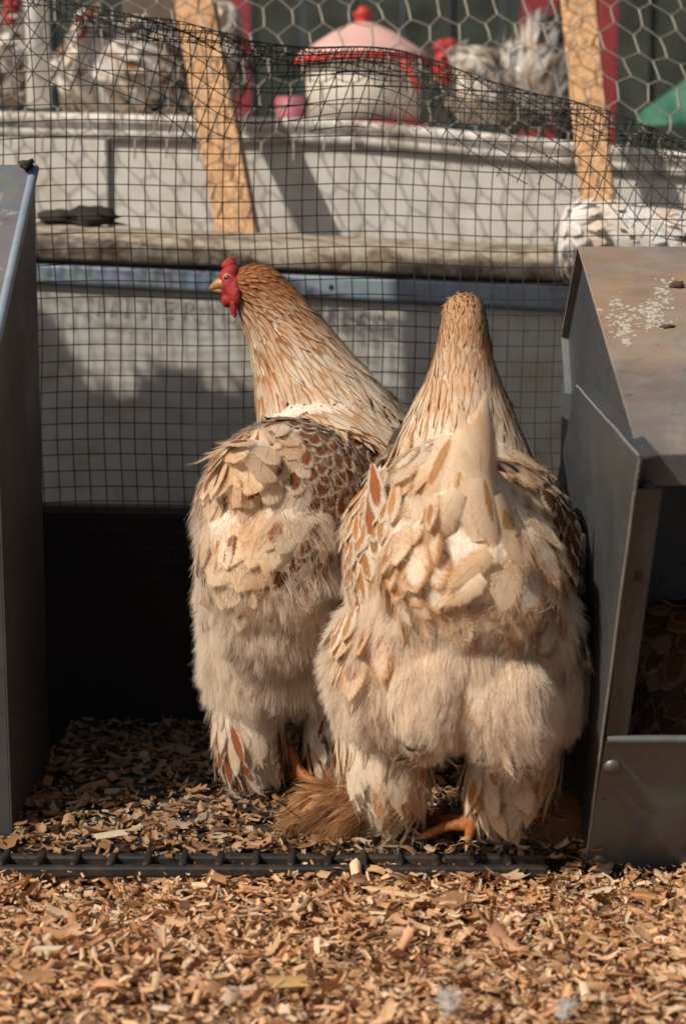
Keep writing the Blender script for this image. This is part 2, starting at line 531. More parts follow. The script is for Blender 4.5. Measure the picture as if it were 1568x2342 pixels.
# shavings -----------------------------------------------------------------
PAL = np.array([[0.72, 0.53, 0.35], [0.66, 0.44, 0.26], [0.76, 0.62, 0.44], [0.56, 0.34, 0.18], [0.66, 0.42, 0.27],
                [0.78, 0.66, 0.51], [0.46, 0.27, 0.14], [0.72, 0.50, 0.29]])
PAL *= np.array([1.02, 0.94, 0.89])
def shavings(n, pos, lo, hi, seed, dark=1.0, tilt=0.35, wide=(0.30, 0.75), curlmax=5.0):
    r = np.random.default_rng(seed)
    L = r.uniform(lo, hi, n) * np.where(r.random(n) < 0.14, r.uniform(1.3, 2.2, n), 1.0)
    Wd = L * r.uniform(*wide, n)
    th = r.uniform(0.25, 1.0, n) ** 1.4 * curlmax
    bend = r.normal(0, 0.5, n)
    nu, nv = 4, 7
    a = np.linspace(-0.5, 0.5, nu)
    bta = np.linspace(-0.5, 0.5, nv)
    rad = Wd / th
    jag = r.normal(0, 0.05, (n, nu, nv)) * (np.abs(a)[None, :, None] > 0.4)
    A = (a[None, :, None] + jag) * L[:, None, None]
    ang = bta[None, None, :] * th[:, None, None] * (1 + r.normal(0, .05, (n, nu, nv)))
    rr = rad[:, None, None] * (1 + 0.25 * a[None, :, None] * r.normal(0, 1, (n, 1, 1)))
    x = A
    y = rr * np.sin(ang)
    z = rr * np.cos(ang) - rad[:, None, None] + bend[:, None, None] * A * A / L[:, None, None]
    P = np.stack([x, y, z], -1)
    # orient
    flip = np.where(r.random(n) < 0.35, -1.0, 1.0)
    P[..., 2] *= flip[:, None, None]
    yaw = r.uniform(0, 2 * math.pi, n)
    t1 = r.normal(0, tilt, n)
    t2 = r.normal(0, tilt, n)
    def rot(P, i, j, an):
        c, s = np.cos(an)[:, None, None], np.sin(an)[:, None, None]
        u, v = P[..., i].copy(), P[..., j].copy()
        P[..., i] = c * u - s * v
        P[..., j] = s * u + c * v
    rot(P, 1, 2, t1)
    rot(P, 0, 2, t2)
    rot(P, 0, 1, yaw)
    P += pos[:, None, None, :]
    c = PAL[r.integers(0, len(PAL), n)] * r.uniform(0.72, 1.18, (n, 1)) * dark
    k = np.arange(nu * nv).reshape(nu, nv)
    f = np.stack([k[:-1, :-1], k[:-1, 1:], k[1:, 1:], k[1:, :-1]], -1).reshape(-1, 4)
    F = (f[None] + (np.arange(n) * nu * nv)[:, None, None]).reshape(-1, 4)
    C = np.repeat(c, nu * nv, 0)
    uvs = np.stack(np.meshgrid(np.linspace(0, 1, nu), np.linspace(0, 1, nv), indexing='ij'), -1).reshape(-1, 2)
    uv = np.tile(uvs, (n, 1)) + np.repeat(r.random((n, 2)) * 20, nu * nv, 0)
    return P.reshape(-1, 3), F, C, uv
n = 30000
yy = 0.50 + (1.335 - 0.50) * rng.random(n) ** 0.85
pos = np.stack([rng.uniform(-0.9, 0.9, n) * np.where(rng.random(n) < 0.75, 0.55, 1.0), yy, ZBED + rng.uniform(-0.014, 0.006, n)], 1)
pos[:, 2] += 0.006 * np.sin(pos[:, 0] * 17 + 1) * np.sin(pos[:, 1] * 21) - np.clip(pos[:, 1] - 1.305, 0, 1) * 0.2
Vs, Fs, Cs, U = shavings(n, pos, 0.005, 0.0145, 11, tilt=0.30, wide=(0.25, 0.7))
o = add('wood_shavings', Vs, Fs, M['shaving'], smooth=True, attrs={'base': Cs}, uv=U)
n = 9000
pos2 = np.stack([rng.uniform(-0.55, 0.55, n), 0.75 + 0.59 * rng.random(n) ** 0.85, ZBED + rng.uniform(-0.004, 0.010, n)], 1)
pos2[:, 2] -= np.clip(pos2[:, 1] - 1.29, 0, 1) * 0.15
Vs, Fs, Cs, U = shavings(n, pos2, 0.0025, 0.007, 13, tilt=0.5, curlmax=3.0)
o2 = add('wood_crumbs', Vs, Fs, M['shaving'], smooth=True, attrs={'base': Cs}, uv=U)
tagit(o2, 'fine crumbs of pale wood among the curled shavings in front of the slats', 'wood crumbs', None, 'stuff')
tagit(o, 'deep layer of pale curled wood shavings in front of the black slats', 'wood shavings', None, 'stuff')
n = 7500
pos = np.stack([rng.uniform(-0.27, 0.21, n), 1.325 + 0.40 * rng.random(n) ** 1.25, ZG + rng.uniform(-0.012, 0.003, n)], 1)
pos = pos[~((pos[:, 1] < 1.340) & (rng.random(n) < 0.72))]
Vs, Fs, Cs, U = shavings(len(pos), pos, 0.003, 0.014, 12, dark=0.58, tilt=0.22)  # soiled tone, darkened further to stand in for shade on the rear floor
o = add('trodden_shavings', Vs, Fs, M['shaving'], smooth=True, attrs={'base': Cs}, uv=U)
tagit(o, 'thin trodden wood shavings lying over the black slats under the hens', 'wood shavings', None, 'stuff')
# a few shavings that stand out one by one
def one_shaving(px, py, z, L, wd_, curl, yaw, c, label, seed, up=1):
    p = WZ(px, py, z)
    r = np.random.default_rng(seed)
    nu, nv = 5, 12
    a, b = np.meshgrid(np.linspace(-.5, .5, nu), np.linspace(-.5, .5, nv), indexing='ij')
    a2 = a + r.normal(0, 0.05, a.shape) * (np.abs(a) > 0.4)
    rad = wd_ / curl
    P = np.stack([a2 * L, rad * np.sin(b * curl), up * (rad * np.cos(b * curl) - rad)], -1).reshape(-1, 3)
    P += 0
    cy, sy = math.cos(yaw), math.sin(yaw)
    P = P @ np.array([[cy, sy, 0], [-sy, cy, 0], [0, 0, 1]]) + p
    P[:, 2] += 0.008 - min(0, (P[:, 2] - p[2]).min()) * 0.6
    k = np.arange(nu * nv).reshape(nu, nv)
    f = np.stack([k[:-1, :-1], k[:-1, 1:], k[1:, 1:], k[1:, :-1]], -1).reshape(-1, 4)
    uv = np.stack([a * 2 + seed, b + .5], -1).reshape(-1, 2)
    o = add('wood_shaving', P, f, M['shaving'], None, smooth=True, attrs={'base': np.tile(c, (nu * nv, 1))}, uv=uv)
    tagit(o, label, 'wood shaving', 'single large wood shavings')
one_shaving(248, 1930, 0.004, 0.026, 0.014, 1.0, 0.5, (0.70, 0.62, 0.46), 'broad pale ragged shaving lying on the slats beside the left metal box', 1)
one_shaving(1060, 1950, 0.004, 0.008, 0.016, 3.6, 1.2, (0.66, 0.46, 0.30), 'tiny upright pale curl standing on the black slats below the orange claw', 2)
one_shaving(120, 2195, ZBED, 0.030, 0.009, 3.0, 0.05, (0.74, 0.64, 0.50), 'long thin white rolled shaving at the left in front of the slats', 3)
one_shaving(660, 2270, ZBED, 0.024, 0.018, 0.7, 0.15, (0.64, 0.44, 0.20), 'flat square yellow shaving with ribbed grain in the middle of the bedding', 4)
one_shaving(1030, 2080, ZBED, 0.026, 0.024, 0.9, 0.9, (0.44, 0.25, 0.14), 'large brown flat shaving tilted up behind the bedding below the hen', 5)
one_shaving(905, 2065, ZBED, 0.050, 0.009, 2.6, -0.45, (0.68, 0.48, 0.30), 'long slender rolled shaving lying aslant below the black slats', 6)

# ================================================================== welded wire mesh, folded over along a slanting line
CELL = 0.0152
YM = 1.745
pa, pb_ = W(784, 142, YM), W(1568, 320, YM)
fb = (pb_[2] - pa[2]) / (pb_[0] - pa[0])
fa = pa[2] - fb * pa[0]
fn = np.array([-fb, 1.0]) / math.hypot(fb, 1)      # unit normal of the fold line, pointing up
FLAP = 0.105
def warp(P, r):
    """flat sheet (x, z) -> 3D with the fold, the sag and small kinks"""
    x, z = P[:, 0], P[:, 1]
    x = x + 0.0016 * np.sin(z * 31 + 2) + 0.002 * np.sin(z * 9 + x * 5)
    z = z + 0.0018 * np.sin(x * 23 + 1) + 0.003 * np.sin(x * 6 + z * 4)
    line = 0.006 * np.sin(x * 13 + .7) + 0.004 * np.sin(x * 31)
    d = (z - fa - fb * x) * fn[1] - line
    rad = 0.009 + 0.004 * np.sin(x * 11)
    arc = math.pi * rad
    e = np.clip(d, 0, None)
    nd = np.where(e < arc, rad * np.sin(e / rad), -(e - arc))
    dep = np.where(e < arc, rad * (1 - np.cos(e / rad)), 2 * rad + 0.12 * (e - arc))
    nd = np.where(d > 0, nd, d)
    dep = np.where(d > 0, dep, 0)
    # the flap is crumpled
    fl = np.clip(e - arc * .5, 0, None)
    dep = dep + fl * (0.25 * np.sin(x * 19 + z * 7) + 0.15)
    shift = nd - d
    out = np.stack([x + fn[0] * shift + fl * 0.10 * np.sin(x * 29), YM - 0.35 * dep + 0.004 * np.sin(x * 7 + z * 5) + 0.012 * np.exp(-((x - 0.1) / 0.25) ** 2) * 0, z + fn[1] * shift + fl * 0.10 * np.sin(x * 17)], 1)
    return out, d
polys = []
X0, X1, Z0 = -0.66, 0.66, 0.14
def wire_runs(P):
    Q, d = warp(P, None)
    ok = (d < FLAP + 0.006 * np.sin(P[:, 0] * 41)) & (Q[:, 2] > 0.05)
    runs, s = [], None
    for i, k in enumerate(ok):
        if k and s is None: s = i
        if (not k or i == len(ok) - 1) and s is not None:
            if i - s > 2: runs.append(Q[s:i])
            s = None
    return runs
zt = np.arange(Z0, 1.25, 0.0038)
for x in np.arange(X0, X1, CELL):
    xx = x + rng.normal(0, 0.0004)
    polys += wire_runs(np.stack([np.full(len(zt), xx), zt], 1))
xt = np.arange(X0, X1, 0.0038)
for z in np.arange(Z0, 1.2, CELL):
    zz = z + rng.normal(0, 0.0004)
    polys += wire_runs(np.stack([xt, np.full(len(xt), zz)], 1))
n0 = len(polys)
FL0 = FLAP
FLAP = 0.045
def shifted(P, sx, sz, dy):
    out = []
    for q in wire_runs(P + np.array([sx, sz])):
        q = q + np.array([0, dy, 0.0])
        lim = q[:, 2] > fa + fb * q[:, 0] - 0.022 + 0.006 * np.sin(q[:, 0] * 37)
        st_ = None
        for i, k in enumerate(lim):
            if k and st_ is None: st_ = i
            if (not k or i == len(lim) - 1) and st_ is not None:
                if i - st_ > 2: out.append(q[st_:i])
                st_ = None
    return out
for x in np.arange(X0, X1, CELL):
    polys += shifted(np.stack([np.full(len(zt), x + 0.006), zt], 1), 0, 0.004, -0.004)
for z in np.arange(Z0, 1.2, CELL * 0.7):
    polys += shifted(np.stack([xt, np.full(len(xt), z)], 1), 0.0, 0.004, -0.004)
for dz in (0.0, -0.006, -0.012):           # selvedge wires that follow the fold
    xs_ = np.arange(X0, X1, 0.004)
    polys.append(np.stack([xs_, np.full(len(xs_), YM - 0.006) + 0.003 * np.sin(xs_ * 60), fa + fb * xs_ + dz + 0.005 * np.sin(xs_ * 13 + .7) + 0.002 * np.sin(xs_ * 90 + dz * 900)], 1))
FLAP = FL0
V, F = tubes(polys, 0.00054, 4)
o = add('welded_wire_mesh', V, F, M['wire'], smooth=True)
tagit(o, 'dark square welded wire mesh with its top edge folded over, stretched behind the two hens', 'wire mesh')

# back board
bt = W(300, 1145, 1.76)[2]
V = box_v((-0.62, 1.755, -0.05), (0.62, 1.775, bt))
V[5:7, 2] -= 0.02
o = add('back_board', V, BOXF, M['dark_board'], bevel=0.003)
V2 = box_v((-0.62, 1.7535, bt - 0.006), (0.62, 1.777, bt + 0.001))
V2[[1, 2, 5, 6], 2] -= 0.02
M['board_edge'] = simple('dusty_board_edge', (0.11, 0.085, 0.07), 0.9, scale=60)
V[5:7, 2] += 0
add('top_edge', V2, BOXF, M['board_edge'], o)
tagit(o, 'dark brown wooden board along the foot of the wire mesh behind the hens', 'board')

# slatted floor ------------------------------------------------------------
sf = empty('slatted_floor', (-0.03, 1.33, 0), 'black plastic slatted floor with square bars under the two hens', 'slatted floor')
xr = W(1250, 1985, 1.31)[0]
for i in range(19):
    y = 1.300 + i * 0.0235
    xe = xr if i < 2 else 0.175
    box('bar', (-0.36 if y < 1.385 else -0.262, y, ZG - (0.013 if i == 0 else 0.014)), (xe, y + (0.0085 if i else 0.0075), ZG - (0.003 if i else 0.0035)), M['black_bar'], sf, 0.0025)
for i in range(15):
    x = -0.262 + i * 0.0275
    y0_, y1_ = 1.302, 1.335
    box('rib', (x, y0_, ZG - 0.012), (x + 0.0055, y1_, ZG - 0.001), M['black_bar'], sf, 0.002)
for i in range(11):
    x = -0.235 + i * 0.0365
    box('cross_bar', (x, 1.336, ZG - 0.013), (x + 0.008, 1.735, ZG - 0.005), M['black_bar'], sf, 0.002)
bp = W(1200, 2025, 1.335)
o = box('base_rail', (-0.05, 1.335, ZB - 0.03), (0.75, 1.352, bp[2] + 0.014), M['black_bar'], None, 0.003)
tagit(o, 'low black base rail under the right metal box, behind the shavings', 'rail')

# ================================================================== metal boxes
def poly_px(pts, X):
    return [WX(x, y, X) for x, y in pts]
XR = 0.192
nb = empty('nest_box', (0.42, 1.42, ZB), 'grey galvanised nest box with sloping dirty lid and open front, right of the hens', 'nest box', 'metal nest boxes')
# upper side, inner and behind the lid edge
T1, T2 = WX(1325, 572, XR + 0.004), WX(1465, 1045, XR + 0.004)
R1 = WX(1288, 770, XR + 0.004)
R2 = WX(1296, 900, XR + 0.004)
GX = 0.004
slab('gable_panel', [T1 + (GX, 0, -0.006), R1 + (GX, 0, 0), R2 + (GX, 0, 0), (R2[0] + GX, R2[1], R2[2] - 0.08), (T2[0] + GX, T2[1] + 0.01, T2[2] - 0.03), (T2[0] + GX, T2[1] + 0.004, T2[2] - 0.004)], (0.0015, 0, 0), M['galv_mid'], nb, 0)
# lid
LW = 0.62
lid = [T1 + (-0.002, 0, 0.001), T2 + (-0.002, 0, 0.001), (LW, T2[1], T2[2] + 0.001), (LW, T1[1], T1[2] + 0.001)]
lo_ = slab('lid', lid, (0, 0.0008, 0.0022), M['galv_lid'], nb, 0.0008)
hz = WX(1465, 1140, XR)[2] + 0.004
hem = slab('hem', [T2 + (-0.002, -0.0012, 0.002), (LW, T2[1] - 0.0012, T2[2] + 0.002), (LW, T2[1] + 0.006, hz), (T2[0] - 0.002, T2[1] + 0.006, hz)], (0, 0.002, 0), M['galv'], lo_, 0.0008)
sc_ = W(1480, 1120, T2[1])
lathe('screw', [(0.0, -0.0032), (0.0036, -0.003), (0.0052, -0.001), (0.0052, 0.002)], (sc_[0], T2[1] + 0.0025, sc_[2]), M['bolt'], nb, 16, (0, 1, -0.15))
for dx, dz in ((0.0023, 0.0004), (0.0004, 0.0023)):
    box('screw_slot', (sc_[0] - dx, T2[1] - 0.0012, sc_[2] - dz), (sc_[0] + dx, T2[1] + 0.0002, sc_[2] + dz), M['clod'], nb, 0)
# lower side wall with a turned-in flange on its slanting top
XS = XR - 0.004
sA, sB = WX(1318, 882, XS), WX(1463, 1045, XS)
sB2, sC = WX(1447, 1143, XS), WX(1335, 1995, XS)
rearB = np.array([XS, 1.60, ZB])
rearT = np.array([XS, sA[1] + 0.010, sA[2] - 0.001])
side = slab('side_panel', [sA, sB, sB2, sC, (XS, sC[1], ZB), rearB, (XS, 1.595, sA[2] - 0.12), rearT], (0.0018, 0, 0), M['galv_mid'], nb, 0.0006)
M['galv_edge'] = simple('bare_metal_edge', (0.34, 0.34, 0.35), 0.4, 0.5, scale=120)
for pa_, pb2_ in ((sA, sB), (sB, sB2), (sB2, sC)):
    V, F = tubes([np.array([pa_ * (1 - k) + pb2_ * k + rng.normal(0, 0.0002, 3) for k in np.linspace(0, 1, 14)])], 0.0011, 6)
    add('worn_edge', V, F, M['galv_edge'], side, smooth=True)
fw = np.array([0.012, 0.001, 0.002])
slab('flange', [sA + (0.0019, 0, 0), sB + (0.0019, 0, 0), sB + fw, sA + fw + (0.003, 0, 0)], (0, 0, -0.0015), M['galv_mid'], side, 0)
# front: slanting plane through T2 and the foot
def FP(x, y):                            # on the slanting front plane
    p0, p1 = sB2, sC
    d = ray(x, y)
    nrm = np.cross(p1 - p0, np.array([1.0, 0, 0]))
    k = np.dot(p0 - CAM, nrm) / np.dot(d, nrm)
    return CAM + d * k
nf = np.cross(np.array([1.0, 0, 0]), sC - sB2)
nf = nf / np.linalg.norm(nf)
if nf[1] < 0: nf = -nf
post = slab('front_post', [FP(1449, 1120), FP(1514, 1120), FP(1434, 1688), FP(1384, 1688)], nf * 0.0018, M['galv_mid'], nb, 0.0006)
pl = FP(1384, 1690)
pr = FP(1430, 1690)
pbm = sC
slab('front_panel', [FP(1384, 1690), np.array([LW, pl[1], pl[2]]), np.array([LW, pbm[1], pbm[2]]), FP(1334, 1994)], nf * 0.0018, M['galv'], nb, 0.0006)
V, F = tubes([np.array([FP(1386, 1690) + (0, -0.001, 0.0), np.array([LW, pl[1] - 0.001, pl[2]])])], 0.0032, 10)
add('rolled_edge', V, F, M['galv'], nb, smooth=True)
for (bx, by) in ((1398, 1752), (1370, 1968)):
    p = FP(bx, by)
    lathe('bolt', [(0.0, -0.0042), (0.0035, -0.0040), (0.0060, -0.0022), (0.0068, 0.0), (0.0068, 0.002)], p, M['bolt'], nb, 18, tuple(nf))
# slot in the post (dark recess plate)
p = FP(1459, 1316)
a_ = np.linspace(0, 2 * math.pi, 18, endpoint=False)
dn = (sC - sB2) / np.linalg.norm(sC - sB2)
V = np.array([p + np.array([1.0, 0, 0]) * 0.0030 * math.cos(t) - dn * (0.0028 * math.sin(t) + 0.0022 * np.sign(math.sin(t))) for t in a_])
me_o = slab('slot', V - nf * 0.0004, nf * 0.0006, M['clod'], post, 0)
# inside of the box
box('back_sheet', (XR + 0.004, 1.60, ZB), (LW, 1.604, R2[2] + 0.01), M['galv'], nb, 0)
box('base_sheet', (XR + 0.004, sC[1] + 0.01, ZB + 0.004), (LW, 1.598, ZB + 0.008), M['galv'], nb, 0)
box('end_sheet', (LW - 0.002, 1.14, ZB + 0.01), (LW, 1.59, T1[2] - 0.14), M['galv'], nb, 0)
# rear half of the lid, sloping down to the back
rl = slab('rear_lid', [T1 + (-0.002, 0.003, 0.001), R1 + (-0.002, 0, 0), (LW, R1[1], R1[2]), (LW, T1[1] + 0.003, T1[2] + 0.001)], (0, 0.001, 0.002), M['galv_lid'], nb, 0)
slab('rear_hem', [R1 + (-0.002, 0.001, 0), R2 + (-0.002, 0.001, 0), (LW, R2[1] + 0.001, R2[2]), (LW, R1[1] + 0.001, R1[2])], (0, 0.0015, 0), M['galv'], rl, 0)
# crusts on the lid
lu = (T2 - T1)
LT = math.atan2(T1[2] - T2[2], T1[1] - T2[1])
def on_lid(px, py, lift=0.003):
    nrm = np.cross(lu, np.array([1.0, 0, 0]))
    d = ray(px, py)
    k = np.dot(T1 - CAM, nrm) / np.dot(d, nrm)
    nn = nrm / np.linalg.norm(nrm)
    if nn[2] < 0: nn = -nn
    return CAM + d * k + nn * lift
def clump(name, c, r, mat, parent=None, seed=0, sub=2, rough=0.35, label=None, cat=None, group=None, tilt=0.0):
    ct, st = math.cos(tilt), math.sin(tilt)
    bm = bmesh.new()
    bmesh.ops.create_icosphere(bm, subdivisions=sub, radius=1.0)
    rr = np.random.default_rng(seed)
    ph = rr.uniform(0, 6, 9)
    oo = origin_of(parent)
    for v in bm.verts:
        k = 1 + rough * (math.sin(v.co.x * 5 + ph[0]) * math.sin(v.co.y * 6 + ph[1]) + 0.6 * math.sin(v.co.z * 9 + ph[2] + v.co.x * 7)) + rr.normal(0, rough * 0.2)
        yy_, zz_ = v.co.y * r[1] * k, v.co.z * r[2] * k
        v.co = Vector((v.co.x * r[0] * k + c[0] - oo[0], yy_ * ct - zz_ * st + c[1] - oo[1], yy_ * st + zz_ * ct + c[2] - oo[2]))
    me = bpy.data.meshes.new(name)
    bm.to_mesh(me)
    bm.free()
    for p_ in me.polygons: p_.use_smooth = True
    o = link(name, me, mat, parent)
    if label: tagit(o, label, cat, group)
    return o
M['dropping'] = simple('dried_dropping', (0.085, 0.05, 0.03), 0.95, scale=200)
clump('dropping', on_lid(1545, 663, 0.0045), (0.0055, 0.004, 0.0025), M['dropping'], None, 3, label='brown dry dropping stuck high on the sloping lid at the right edge', cat='dropping', group='droppings on the lid', tilt=LT)
clump('dropping', on_lid(1523, 756, .0035), (0.006, 0.0025, 0.0014), M['dropping'], None, 4, label='thin smeared dropping below the white splashes on the lid', cat='dropping', group='droppings on the lid', tilt=LT)
M['splash'] = simple('dried_splash', (0.40, 0.37, 0.31), 0.9, scale=120, var=0.2)
for k, (sx, sy, rx, nf_) in enumerate(((1418, 738, 42, 26), (1432, 760, 26, 14), (1478, 716, 34, 26), (1500, 738, 34, 26), (1512, 690, 34, 18), (1520, 664, 24, 8), (1405, 700, 24, 8), (1433, 790, 14, 6))):
    bm = bmesh.new()
    rr = np.random.default_rng(50 + k)
    oo = origin_of(nb)
    for i in range(int(nf_ * 2.4)):
        c = on_lid(sx + rr.normal(0, rx * .45), sy + rr.normal(0, rx * .40), 0.0026) - oo
        rad = rr.uniform(0.0005, 0.0022)
        mt = Matrix.Translation(Vector(c)) @ Matrix.Rotation(LT, 4, 'X') @ Matrix.Rotation(rr.uniform(0, 3), 4, 'Z') @ Matrix.Diagonal((rad * rr.uniform(.6, 1.8), rad, 0.0005, 1))
        bmesh.ops.create_icosphere(bm, subdivisions=1, radius=1.0, matrix=mt)
    me = bpy.data.meshes.new('splash')
    bm.to_mesh(me); bm.free()
    link('splash', me, M['splash'], nb)['kind'] = 'stuff'

nl = empty('nest_box', (-0.42, 1.45, ZB), 'galvanised nest box cut off by the left edge, dark side wall facing the hens', 'nest box', 'metal nest boxes')
XL = WZ(32, 1970, ZB)[0]
q_rt, q_rb, q_fb = WX(78, 384, XL), WX(113, 1700, XL), WX(32, 1972, XL)
q_lf = WX(2, 722, XL)
k_ = (q_lf - q_rt) / np.linalg.norm(q_lf - q_rt)
q_lf2 = q_rt + k_ * 0.24
slp = sC - sB2
slp = slp / abs(slp[2])
q_ft = q_fb - slp * (q_lf2[2] - q_fb[2])
q_ft = np.array([XL, q_lf2[1] + 0.004, q_lf2[2] - 0.005])
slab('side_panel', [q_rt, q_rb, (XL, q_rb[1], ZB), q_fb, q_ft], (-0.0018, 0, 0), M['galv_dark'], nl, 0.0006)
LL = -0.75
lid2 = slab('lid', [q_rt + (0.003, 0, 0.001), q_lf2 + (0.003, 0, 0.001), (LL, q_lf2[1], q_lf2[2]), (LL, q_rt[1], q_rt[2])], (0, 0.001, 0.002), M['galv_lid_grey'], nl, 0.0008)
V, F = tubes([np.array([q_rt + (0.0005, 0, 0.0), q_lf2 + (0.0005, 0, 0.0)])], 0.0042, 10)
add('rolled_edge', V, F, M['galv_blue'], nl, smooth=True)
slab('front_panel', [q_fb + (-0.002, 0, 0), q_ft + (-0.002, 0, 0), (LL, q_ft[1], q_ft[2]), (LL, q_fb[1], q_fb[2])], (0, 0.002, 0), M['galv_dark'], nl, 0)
box('back_sheet', (LL, q_rt[1] + 0.002, ZB), (XL - 0.004, q_rt[1] + 0.004, q_rt[2] - 0.004), M['galv_dark'], nl, 0)
clump('dirt_clump', WX(62, 382, XL - 0.004) + (0, 0, 0.002), (0.006, 0.008, 0.004), M['clod'], None, 9, label='dark crumb of dirt on the top corner of the left metal box', cat='dirt clump')

# ================================================================== behind the mesh
YP = 1.95
pf = empty('back_pen', (0, YP, 0), 'low dirty white panel pen wall under a blue grey metal rail behind the mesh', 'pen wall')
def strip(name, x0, y0a, y0b, x1, y1a, y1b, Y, depth, mat, parent, bevel=0.002):
    """front face between two picture edges at depth Y, extended sideways, with real depth behind it"""
    def ext(xa, ya, xb, yb, x): return ya + (yb - ya) * (x - xa) / (xb - xa)
    L_, R_ = -420, 2000
    q = [W(L_, ext(x0, y0a, x1, y1a, L_), Y), W(R_, ext(x0, y0a, x1, y1a, R_), Y), W(R_, ext(x0, y0b, x1, y1b, R_), Y), W(L_, ext(x0, y0b, x1, y1b, L_), Y)]
    return slab(name, q, (0, depth, 0), mat, parent, bevel)
strip('white_panel', 100, 640, 1500, 1290, 700, 1500, YP + 0.004, 0.008, M['panel'], pf)
strip('metal_rail', 90, 602, 648, 1290, 652, 712, YP - 0.005, 0.008, M['galv_blue'], pf, 0.004)
strip('rail_lip', 90, 594, 603, 1290, 644, 654, YP - 0.004, 0.012, M['black_bar'], pf, 0.002)
# weathered ledge: rounded front
le = []
for i, x in enumerate(np.linspace(-420, 2000, 24)):
    yb_ = 594 + (x - 90) * 50 / 1200.0
    p = W(x, yb_, YP - 0.008)
    hgt = 0.030
    prof = [(0.10, hgt + 0.010), (0.016, hgt - 0.001), (0.005, hgt - 0.006), (0.0, hgt - 0.012), (-0.0005, 0.004), (0.002, 0.0), (0.10, 0.0)]
    le.append([p + (0, a, b) for a, b in prof])
le = np.array(le)
k = np.arange(24 * 7).reshape(24, 7)
f = np.stack([k[:-1, :-1], k[:-1, 1:], k[1:, 1:], k[1:, :-1]], -1).reshape(-1, 4)
add('ledge', le.reshape(-1, 3), f, M['ledge'], pf, smooth=True)
lathe('rail_hole', [(0.0, 0.0), (0.0028, 0.0)], W(757, 657, YP - 0.0055), M['clod'], pf, 12, (0, 1, 0))
# faint printed letters along the top of the panel
def text_obj(txt, size, mat, parent, loc, rot, name='faded_lettering'):
    cu = bpy.data.curves.new(name, 'FONT')
    cu.body = txt
    cu.size = size
    cu.extrude = 0.0003
    cu.space_character = 1.5
    tmp = bpy.data.objects.new(name, cu)
    col.objects.link(tmp)
    dg = bpy.context.evaluated_depsgraph_get()
    me = bpy.data.meshes.new_from_object(tmp.evaluated_get(dg))
    bpy.data.objects.remove(tmp)
    o = link(name, me, mat, parent)
    o.location = Vector(loc) - Vector(origin_of(parent))
    o.rotation_euler = rot
    return o
p = W(215, 722, YP + 0.0036)
text_obj('INTERNATIONAL', 0.030, M['panel_print'], pf, p, (math.pi / 2, R(2.6), 0))

# clod on the ledge
for k, (x, y, r) in enumerate(((155, 492, 0.022), (185, 498, 0.018), (215, 508, 0.016), (235, 517, 0.010))):
    pass
clump('dirt_heap', W(178, 505, 2.06), (0.042, 0.03, 0.013), M['clod'], None, 31, 3, 0.45, label='dark heap of dirt and litter lying on the ledge near the left box', cat='dirt heap')

# white platform the other birds stand on
YT = 2.34
pt = empty('white_platform', (0, YT, 0), 'long weathered white platform with a rounded lip behind the mesh', 'platform')
def lipy(x): return np.interp(x, [-600, 0, 330, 784, 1568, 2300], [258, 254, 262, 272, 348, 420])
xs = np.linspace(-700, 2300, 40)
prof = [(0.0, 0.0), (-0.006, -0.001), (-0.010, -0.006), (-0.009, -0.014), (-0.002, -0.018), (-0.005, -0.022), (-0.004, -0.032), (0.004, -0.034), (0.004, -0.75)]
top = []
for x in xs:
    p = W(x, lipy(x), YT)
    top.append([np.array([p[0], p[1] + 1.3, p[2]])] + [p + (0, a, b) for a, b in prof[:8]])
top = np.array(top)
k = np.arange(top.shape[0] * top.shape[1]).reshape(top.shape[:2])
f = np.stack([k[:-1, :-1], k[1:, :-1], k[1:, 1:], k[:-1, 1:]], -1).reshape(-1, 4)
add('platform_top', top.reshape(-1, 3), f, M['white_lip'], pt, smooth=True)
for x0, x1, off in ((-700, 245, -0.004), (252, 2300, 0.004)):
    a, b = W(x0, lipy(x0), YT), W(x1, lipy(x1), YT)
    xm = [x for x in xs if x0 < x < x1]
    tp = [W(x, lipy(x), YT) for x in [x0] + xm + [x1]]
    q = [np.array([p_[0], YT + off, p_[2] - 0.033]) for p_ in tp] + [np.array([b[0], YT + off, -0.05]), np.array([a[0], YT + off, -0.05])]
    slab('front_panel', q, (0, 0.012, 0), M['white_box'], pt, 0.002)
def plat_z(X, Y=2.6):                    # height of the platform top at X
    xx = 784 + X / YT * FPX
    return W(xx, lipy(xx), YT)[2]

# leaning planks
def plank(topc, botc, wt, wb, Yt, Yb, label):
    a, b = W(topc[0] - wt / 2, topc[1], Yt), W(topc[0] + wt / 2, topc[1], Yt)
    c, d = W(botc[0] + wb / 2, botc[1], Yb), W(botc[0] - wb / 2, botc[1], Yb)
    e = (a - d) * 0.35
    o = slab('plank', [a + e, b + e, c, d], (0.004, 0.022, 0.004), M['plank'], None, 0.002)
    tagit(o, label, 'plank', 'leaning lumber planks')
plank((441, 0), (560, 640), 92, 92, 2.30, 2.12, 'leaning orange lumber plank left of the faded red waterer lid')
plank((1322, 0), (1382, 640), 84, 78, 2.30, 2.12, 'leaning orange lumber plank in front of the fluffy grey white hen')

# white pole and dark post
pz = W(90, 245, 2.5)
V, F = lathe_v([(0.0, 0), (0.0165, 0), (0.0165, 0.5), (0.0, 0.5)], pz, 20)
o = add('white_pole', V, F, M['white_post'], smooth=True)
tagit(o, 'upright round white pole standing on the platform near the upper left corner', 'pole')
pz = W(345, 100, 3.0)
o = box('wooden_post', (pz[0] - 0.045, 3.0, plat_z(pz[0])), (pz[0] + 0.045, 3.08, pz[2] + 0.5), M['dark_post'], None, 0.004)
tagit(o, 'dark brown upright post behind the white hens at the upper left', 'post')

